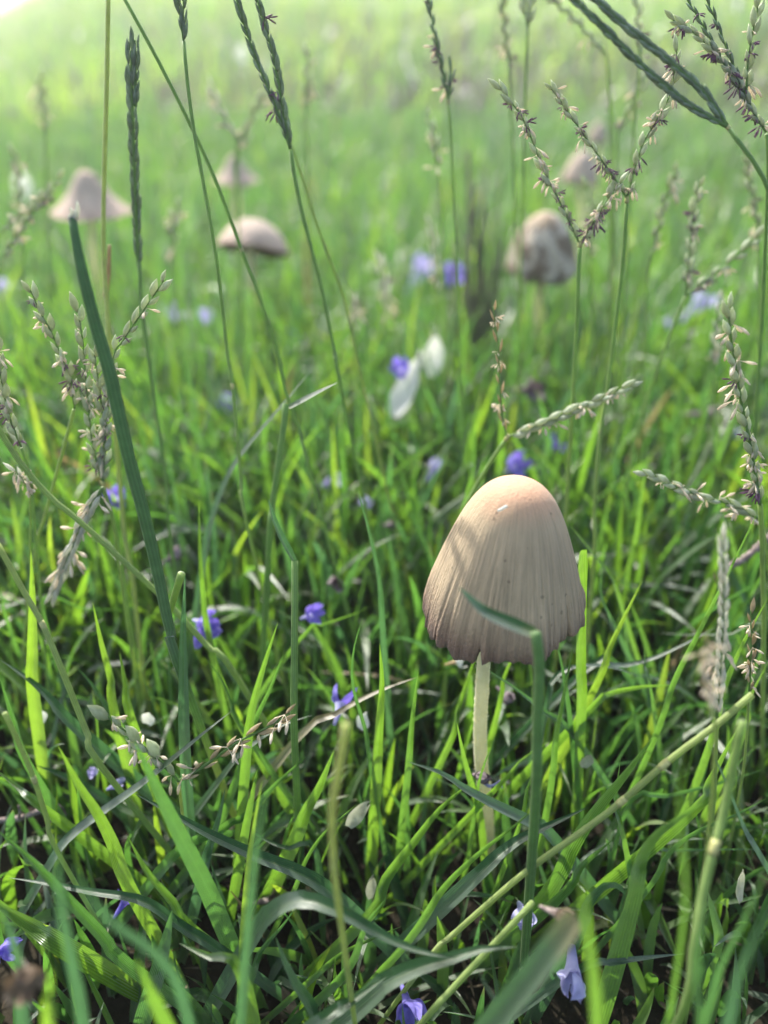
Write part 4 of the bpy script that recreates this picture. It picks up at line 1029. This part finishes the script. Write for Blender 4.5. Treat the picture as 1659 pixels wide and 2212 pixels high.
def fpos(vx, vy, z): return pix_z(vx, vy, z)
def fsz(npx, p): return px2m(npx, p)
FL = [  # vx, vy, z, size px, rotation, label, palette
    (442, 1348, .066, 46, (1.2, .5, .6), 'five-lobed violet flower with a pale tube caught among upright blades', 'v'),
    (672, 1330, .064, 34, (.9, -.3, 1.2), 'violet flower half hidden beside the stout olive shoot', 'v'),
    (735, 1520, .058, 48, (-1.0, 1.1, .3), 'violet flower with thin spidery lobes against a grey-green blade', 's'),
    (252, 1078, .075, 34, (.7, .3, 0), 'violet flower behind the thick cut stem', 'v'),
    (1236, 2110, .040, 62, (1.1, .9, -.6), 'large pale lilac tubular flower low in the grass', 'l'),
    (1128, 1975, .030, 46, (.9, -.6, .4), 'lilac flower under the slanting jointed culm', 'l'),
    (880, 2170, .024, 52, (1.3, .2, .2), 'dark violet crumpled flower in deep shade on the soil', 'd'),
    (2, 2055, .040, 36, (1.2, .4, 1.4), 'dark violet flower at the lawn edge by the brown lump', 'd'),
    (268, 1950, .026, 34, (1.0, .6, 2.2), 'dark violet flower deep below the broad green blade', 'd'),
    (198, 1670, .040, 20, (.5, .2, .3), 'small lilac scrap of flower among crossing blades', 'l'),
    (246, 1698, .040, 22, (.9, .2, 1.3), 'small lilac flower beside the long grey-green blade', 'l'),
    (866, 800, .088, 34, (.4, -.4, .4), 'violet flower lying on the large white petal', 'v'),
    (1508, 660, .075, 42, (.7, .2, 1.6), 'pale blue-violet flower below the knobbly V-shaped stalk', 'l'),
    (366, 682, .062, 34, (.6, .5, .2), 'pale violet flower in the grass between cut stem and flat mushroom', 'l'),
    (446, 690, .062, 30, (.6, -.5, .9), 'pale violet flower below the flat mushroom', 'l'),
    (640, 735, .060, 34, (.9, .5, 1.9), 'violet flower beneath the long leaning bare stalk', 'v'),
    (905, 590, .066, 46, (.4, .5, 1.2), 'pale violet flower beyond the white petals', 'l'),
    (985, 600, .070, 40, (.5, -.5, .8), 'violet flower beside the tall dark dead tuft', 'v'),
    (488, 870, .058, 34, (1.2, .1, .3), 'dark violet flower behind the slim jointed stalk', 'd'),
    (714, 1040, .058, 32, (.6, .8, .3), 'pale violet flower between the bent shoot and the bell cap', 'l'),
    (1195, 962, .060, 34, (1.0, .1, 2.3), 'dark violet flower below the forked tan head', 'd'),
    (1110, 1008, .070, 38, (.8, .3, .1), 'violet flower just behind the top of the bell cap', 'v'),
    (820, 352, .050, 30, (.7, .6, 2.7), 'far pale violet flower in the middle of the lawn', 'l'),
    (5, 622, .060, 26, (.7, .1, .7), 'pale violet flower at the lawn edge below the conical mushroom', 'l'),
    (935, 1015, .062, 28, (.5, .3, 1.7), 'pale lilac flower between the white petals and the bell cap', 'l'),
    (785, 1085, .060, 26, (.9, .4, .1), 'lilac-grey flower between long blades and the bell cap', 'l'),
    (1522, 895, .066, 44, (1.3, .2, .9), 'wilted dark flower between the slender stalks and pale spike', 'w'),
    (840, 1135, .064, 22, (1.1, .6, .4), 'small wilted brownish flower in tall grass next to the bell cap', 'w'),
    (722, 1258, .060, 34, (1.2, -.6, .4), 'wilted brown flower beyond the stout olive shoot', 'w'),
    (370, 1205, .060, 26, (1.2, -.6, 2.4), 'wilted grey-violet flower next to the thick cut stem', 'w'),
    (1090, 1500, .050, 30, (1.4, .3, .4), 'wilted grey flower bud behind the bell mushroom stem', 'w'),
    (985, 1430, .056, 24, (1.2, .6, 1.4), 'pale withered flower bud next to the bell mushroom stem', 'p'),
    (110, 1745, .034, 40, (1.3, .9, .4), 'wilted brown flower with curled lobes beside the twig', 'w'),
    (1585, 940, .060, 22, (.8, .9, .4), 'small lilac flower behind the pale spike with cream anthers', 'l'),
    (48, 2112, .082, 70, (1.1, .3, .4), 'large brown withered flower standing high beside broad blades', 'b'),
    (1205, 1975, .070, 44, (1.0, .8, .4), 'tan withered flower head on the cut blade end', 'b'),
    (585, 1945, .018, 44, (1.2, .3, 1.4), 'brown withered flower on the dark soil', 'b'),
    (1140, 842, .080, 44, (1.1, 1.0, .4), 'curled grey-brown petal flower beside the forked head', 'w'),
]
FL_MARK = ['by the five-lobed violet flower',
           'by the violet flower at the olive shoot',
           'by the spidery violet flower',
           'by the violet flower behind the cut stem',
           'by the large lilac tubular flower',
           'by the lilac flower under the jointed culm',
           'by the crumpled dark violet flower',
           'at the lawn edge by the brown lump',
           'by the dark violet flower deep in shade',
           'by the small lilac flower scrap',
           'by the small lilac flower near the twig',
           'by the large white petal',
           'below the knobbly V-shaped stalk',
           'between cut stem and flat mushroom',
           'below the flat mushroom',
           'beneath the long bare stalk',
           'beyond the white petals',
           'by the dead tuft',
           'behind the slim jointed stalk',
           'between the bent shoot and the bell cap',
           'below the forked tan head',
           'just behind the top of the bell cap',
           'in the middle of the lawn',
           'below the conical mushroom',
           'by the pale lilac flower near the bell cap top',
           'by the lilac-grey flower near the bell cap',
           'by the wilted dark flower near the pale spike',
           'by the small wilted flower near the bell cap',
           'by the wilted brown flower beyond the olive shoot',
           'by the wilted grey-violet flower near the cut stem',
           'behind the bell mushroom stem',
           'by the pale withered bud near the mushroom stem',
           'by the twig and wilted brown flower',
           'behind the pale spike with cream anthers',
           'by the large brown withered flower',
           'by the tan withered flower head',
           'by the brown withered flower on the soil',
           'by the curled grey-brown petal flower']
PAL = {'v': (M_VIOLET, M_LILAC), 's': (M_VIOLET, M_LILAC), 'l': (M_LILAC, M_LILAC), 'd': (M_VIOLET, M_VIOLET), 'w': (M_WILT, M_WILT), 'b': (M_LITTER, M_TWIG), 'p': (M_WHITE, M_DRY)}
for i, (vx, vy, z, sz, rot, lab, pal) in enumerate(FL):
    p = fpos(vx, vy, z)
    far_ = p.y > .3
    flower(lab, p, fsz(sz * 1.2, p), rot, 30 + i, *PAL[pal], lobe_w=.26 if pal == 's' else .6, lobes=5 if pal in 'sv' else 4, tube_len=1.5 if vx == 1236 else .9, open_=.55 if pal in 'lwb' else .85, tube_r=.16 if pal == 'l' else .12,
           group='fallen violet flowers' if pal in 'vsld' else 'withered brown flowers')
    if not far_: mark(p, FL_MARK[i])
# dried flower clinging to the stem
p = pix(1032, 1676, .1260)
fl = flower('withered flower with a curled violet petal clinging to the bell mushroom stem', p, px2m(40, p), (1.0, .5, .4), 77, M_WILT, M_WILT, lobes=5, lobe_w=.5, tube_len=.4, open_=.3, group='withered brown flowers')
V, F = tube(spline([Vector((.0008, -.001, 0)), Vector((.0025, -.002, -.0012)), Vector((.0042, -.002, -.0004)), Vector((.0052, -.002, .0006)), Vector((.0058, -.0022, -.0018))], 20), np.linspace(.0005, .00012, 20), 6)
o = obj('curled_petal', mesh('curled_petal', V, F, M_LILAC), fl)
o.matrix_local = Matrix(fl.rotation_euler.to_matrix().to_4x4()).inverted()

def loose_petal(label, vx, vy, z, Lp, Wp, rot, mat=M_WHITE, seed=0, group='fallen white petals', cup=.25, curl=.15, Y=None):
    p = pix_z(vx, vy, z) if Y is None else pix(vx, vy, Y)
    me = petal_mesh('petal', px2m(Lp, p), px2m(Wp, p), mat, cup, curl, 0, .05, seed)
    me.transform(Matrix.Translation((0, -px2m(Lp, p) / 2, 0)))
    o = obj('fallen_petal', me, None, p, label=label, category='petal', group=group)
    o.rotation_euler = rot
loose_petal('large white petal resting in the grass under the violet flower', 884, 838, .078, 140, 62, (.9, .2, -.75), seed=1)
loose_petal('white upright petal leaning next to the large white one', 938, 772, .082, 86, 44, (1.3, .1, -.3), seed=2)
loose_petal('far white petal on the bright rising lawn', 878, 152, .09, 72, 46, (.9, .2, 1.4), seed=3, Y=1.25)
loose_petal('bluish white petal by the conical mushroom', 48, 402, .085, 60, 40, (1.1, .1, .4), seed=4)
loose_petal('far white petal near the twin-spiked stalk', 520, 118, .09, 34, 26, (1.0, .3, .6), seed=5, Y=1.4)
loose_petal('far white petal behind the four flowering spikes', 1590, 14, .20, 30, 20, (1.0, .3, .6), seed=6, Y=1.7)
loose_petal('small white petal beside the torn-sheath culm', 85, 1545, .050, 40, 34, (1.2, .1, .2), seed=7)
loose_petal('small torn white petal standing in the grass by the tan fallen spike', 322, 1549, .052, 36, 34, (1.3, .3, -.2), seed=8)
loose_petal('white petal scrap beside the spidery violet flower', 788, 1556, .050, 44, 30, (1.0, .2, -.7), seed=9)
loose_petal('pale hanging leaf scrap on a thin curved blade', 776, 1752, .046, 92, 30, (1.2, .5, -.25), M_SCRAP, 10, 'pale dry scraps')
loose_petal('pale curled leaf scrap near the arching blade', 798, 1912, .030, 64, 26, (1.2, .2, .6), M_SCRAP, 11, 'pale dry scraps')
loose_petal('translucent pale scrap standing beyond the diagonal culm', 1267, 1640, .050, 46, 28, (1.4, .2, .1), M_SCRAP, 12, 'pale dry scraps')
loose_petal('far pale petal beyond the wrinkled mushroom', 1440, 700, .07, 26, 22, (.8, .2, .6), M_LILAC, 13)
loose_petal('grey pointed scrap on a blade tip behind the bell cap', 1277, 1128, .086, 30, 18, (1.2, .2, .9), M_SCRAP, 14, 'pale dry scraps')

# chip of chaff on the cap
p = CAPC + Vector((0.0, -.0075, .0283))
V, F = tube(spline([(-.0009, 0, -.0005), (0, 0, 0), (.0009, 0, .0007)], 6), [.00018, .00033, .0003, .00028, .00035, .0002], 6)
o = obj('chaff_chip', mesh('chaff_chip', V, F, M_WHITE), None, pix(1085, 1099, .1268), label='small white chip of chaff stuck on the bell cap', category='chaff')

# twigs
def twig(label, pts, zb, w, seed):
    b = pix_z(pts[-1][0], pts[-1][1], zb); P = [pix(x_, y_, b.y) for x_, y_ in pts]
    base = P[-1].copy()
    C = spline([q - base for q in P], 20); r = px2m(w, b) / 2
    V, F = tube(C, r * rng.uniform(.75, 1.2, 20), 8, wob=r * .08)
    root = thing('twig', label, 'twig', base, 'twigs in the grass')
    obj('branch', mesh('branch', V, F, M_TWIG), root)
    q = C[8]; V, F = tube(spline([q, q + np.array([r * 2, -r, r * 4]), q + np.array([r * 2.5, -r, r * 8])], 8), np.linspace(r * .6, r * .3, 8), 6)
    obj('side_shoot', mesh('side_shoot', V, F, M_TWIG), root)
twig('grey brown twig leaning among blades beside the pale upright spike', [(1670, 1155), (1610, 1205), (1570, 1225)], .075, 16, 1)
twig('greyish twig lying low beside the wilted brown flower', [(-10, 1772), (40, 1768), (95, 1748)], .030, 13, 2)
loose_petal('pinkish brown withered scrap beside the twig', 1542, 1250, .072, 26, 22, (.9, .3, 1.2), M_LITTER, 21, 'withered scraps')
loose_petal('brown dry leaf scrap on the soil by the crumpled flower', 620, 2165, .012, 60, 30, (.6, .3, 1.2), M_LITTER, 22, 'withered scraps')
loose_petal('grey leaf scrap with ragged edge at the lawn edge', 1590, 1915, .050, 70, 50, (1.0, .3, .8), M_SCRAP, 23, 'pale dry scraps')

# leaf litter on the soil
V, F = [], []
for i in range(2600):
    yy = math.sqrt(rng.uniform(.05 ** 2, .45 ** 2)); xx = rng.uniform(-1, 1) * (.08 + .6 * yy)
    q = np.array([xx, yy, gz(xx, yy) + rng.uniform(.0005, .010)])
    d = rng.normal(0, 1, 3) * np.array([1, 1, .45]); d /= np.linalg.norm(d); e = np.cross(d, rng.normal(0, 1, 3)); e /= np.linalg.norm(e)
    l, w_ = rng.uniform(.0012, .007), rng.uniform(.0004, .0012)
    f_ = np.cross(d, e) * w_ * .6
    st = len(V); V += [q - d * l, q + e * w_ + f_, q + d * l * .9, q - e * w_ + f_, q]; F += [(st, st + 1, st + 4), (st + 1, st + 2, st + 4), (st + 2, st + 3, st + 4), (st + 3, st, st + 4)]
obj('leaf_litter', mesh('leaf_litter', V, F, M_LITTER, smooth=False), kind='stuff', label='brown bits of dead grass on the soil', category='leaf litter')

# ------------------------------------------------------------------ single blades, now that the landmarks are known
for d in LATER:
    make_single(**d)
for i in single_idx:
    C = Pn[i]
    z = subset(near, np.array([i]))
    st_rng = rng
    V, F, A, P1 = blades_mesh(**z)
    loc = Vector(P1[0, 0])
    W_ = float(z['W'][0])
    obj('grass_leaf', mesh('grass_leaf', V - np.array(loc), F, M_LEAF, A), None, loc, label=blade_label(P1[0], W_, float(z['hue'][0]), float(z['dry'][0])), category='grass blade', group=BLADE_GROUP)

# ------------------------------------------------------------------ haze volume added to stand in for the veil of lens flare
def build_flare_haze():
    k = N('flare_haze_volume')
    k.t.links.new(k.n('VolumePrincipled', {'Color': (0.93, 0.97, 0.90, 1), 'Density': 0.055, 'Anisotropy': 0.45}).outputs[0], k.out.inputs['Volume'])
    x0, x1, y0, y1, z0, z1 = -260, 260, -4, 150, -2.0, 3.2
    V = [(x, y, z) for z in (z0, z1) for y in (y0, y1) for x in (x0, x1)]
    F = [(0, 2, 3, 1), (4, 5, 7, 6), (0, 1, 5, 4), (2, 6, 7, 3), (0, 4, 6, 2), (1, 3, 7, 5)]
    obj('flare_haze', mesh('flare_haze', V, F, k.m, smooth=False), kind='stuff', label='thin haze added over the lawn for the lens-flare veil')
build_flare_haze()
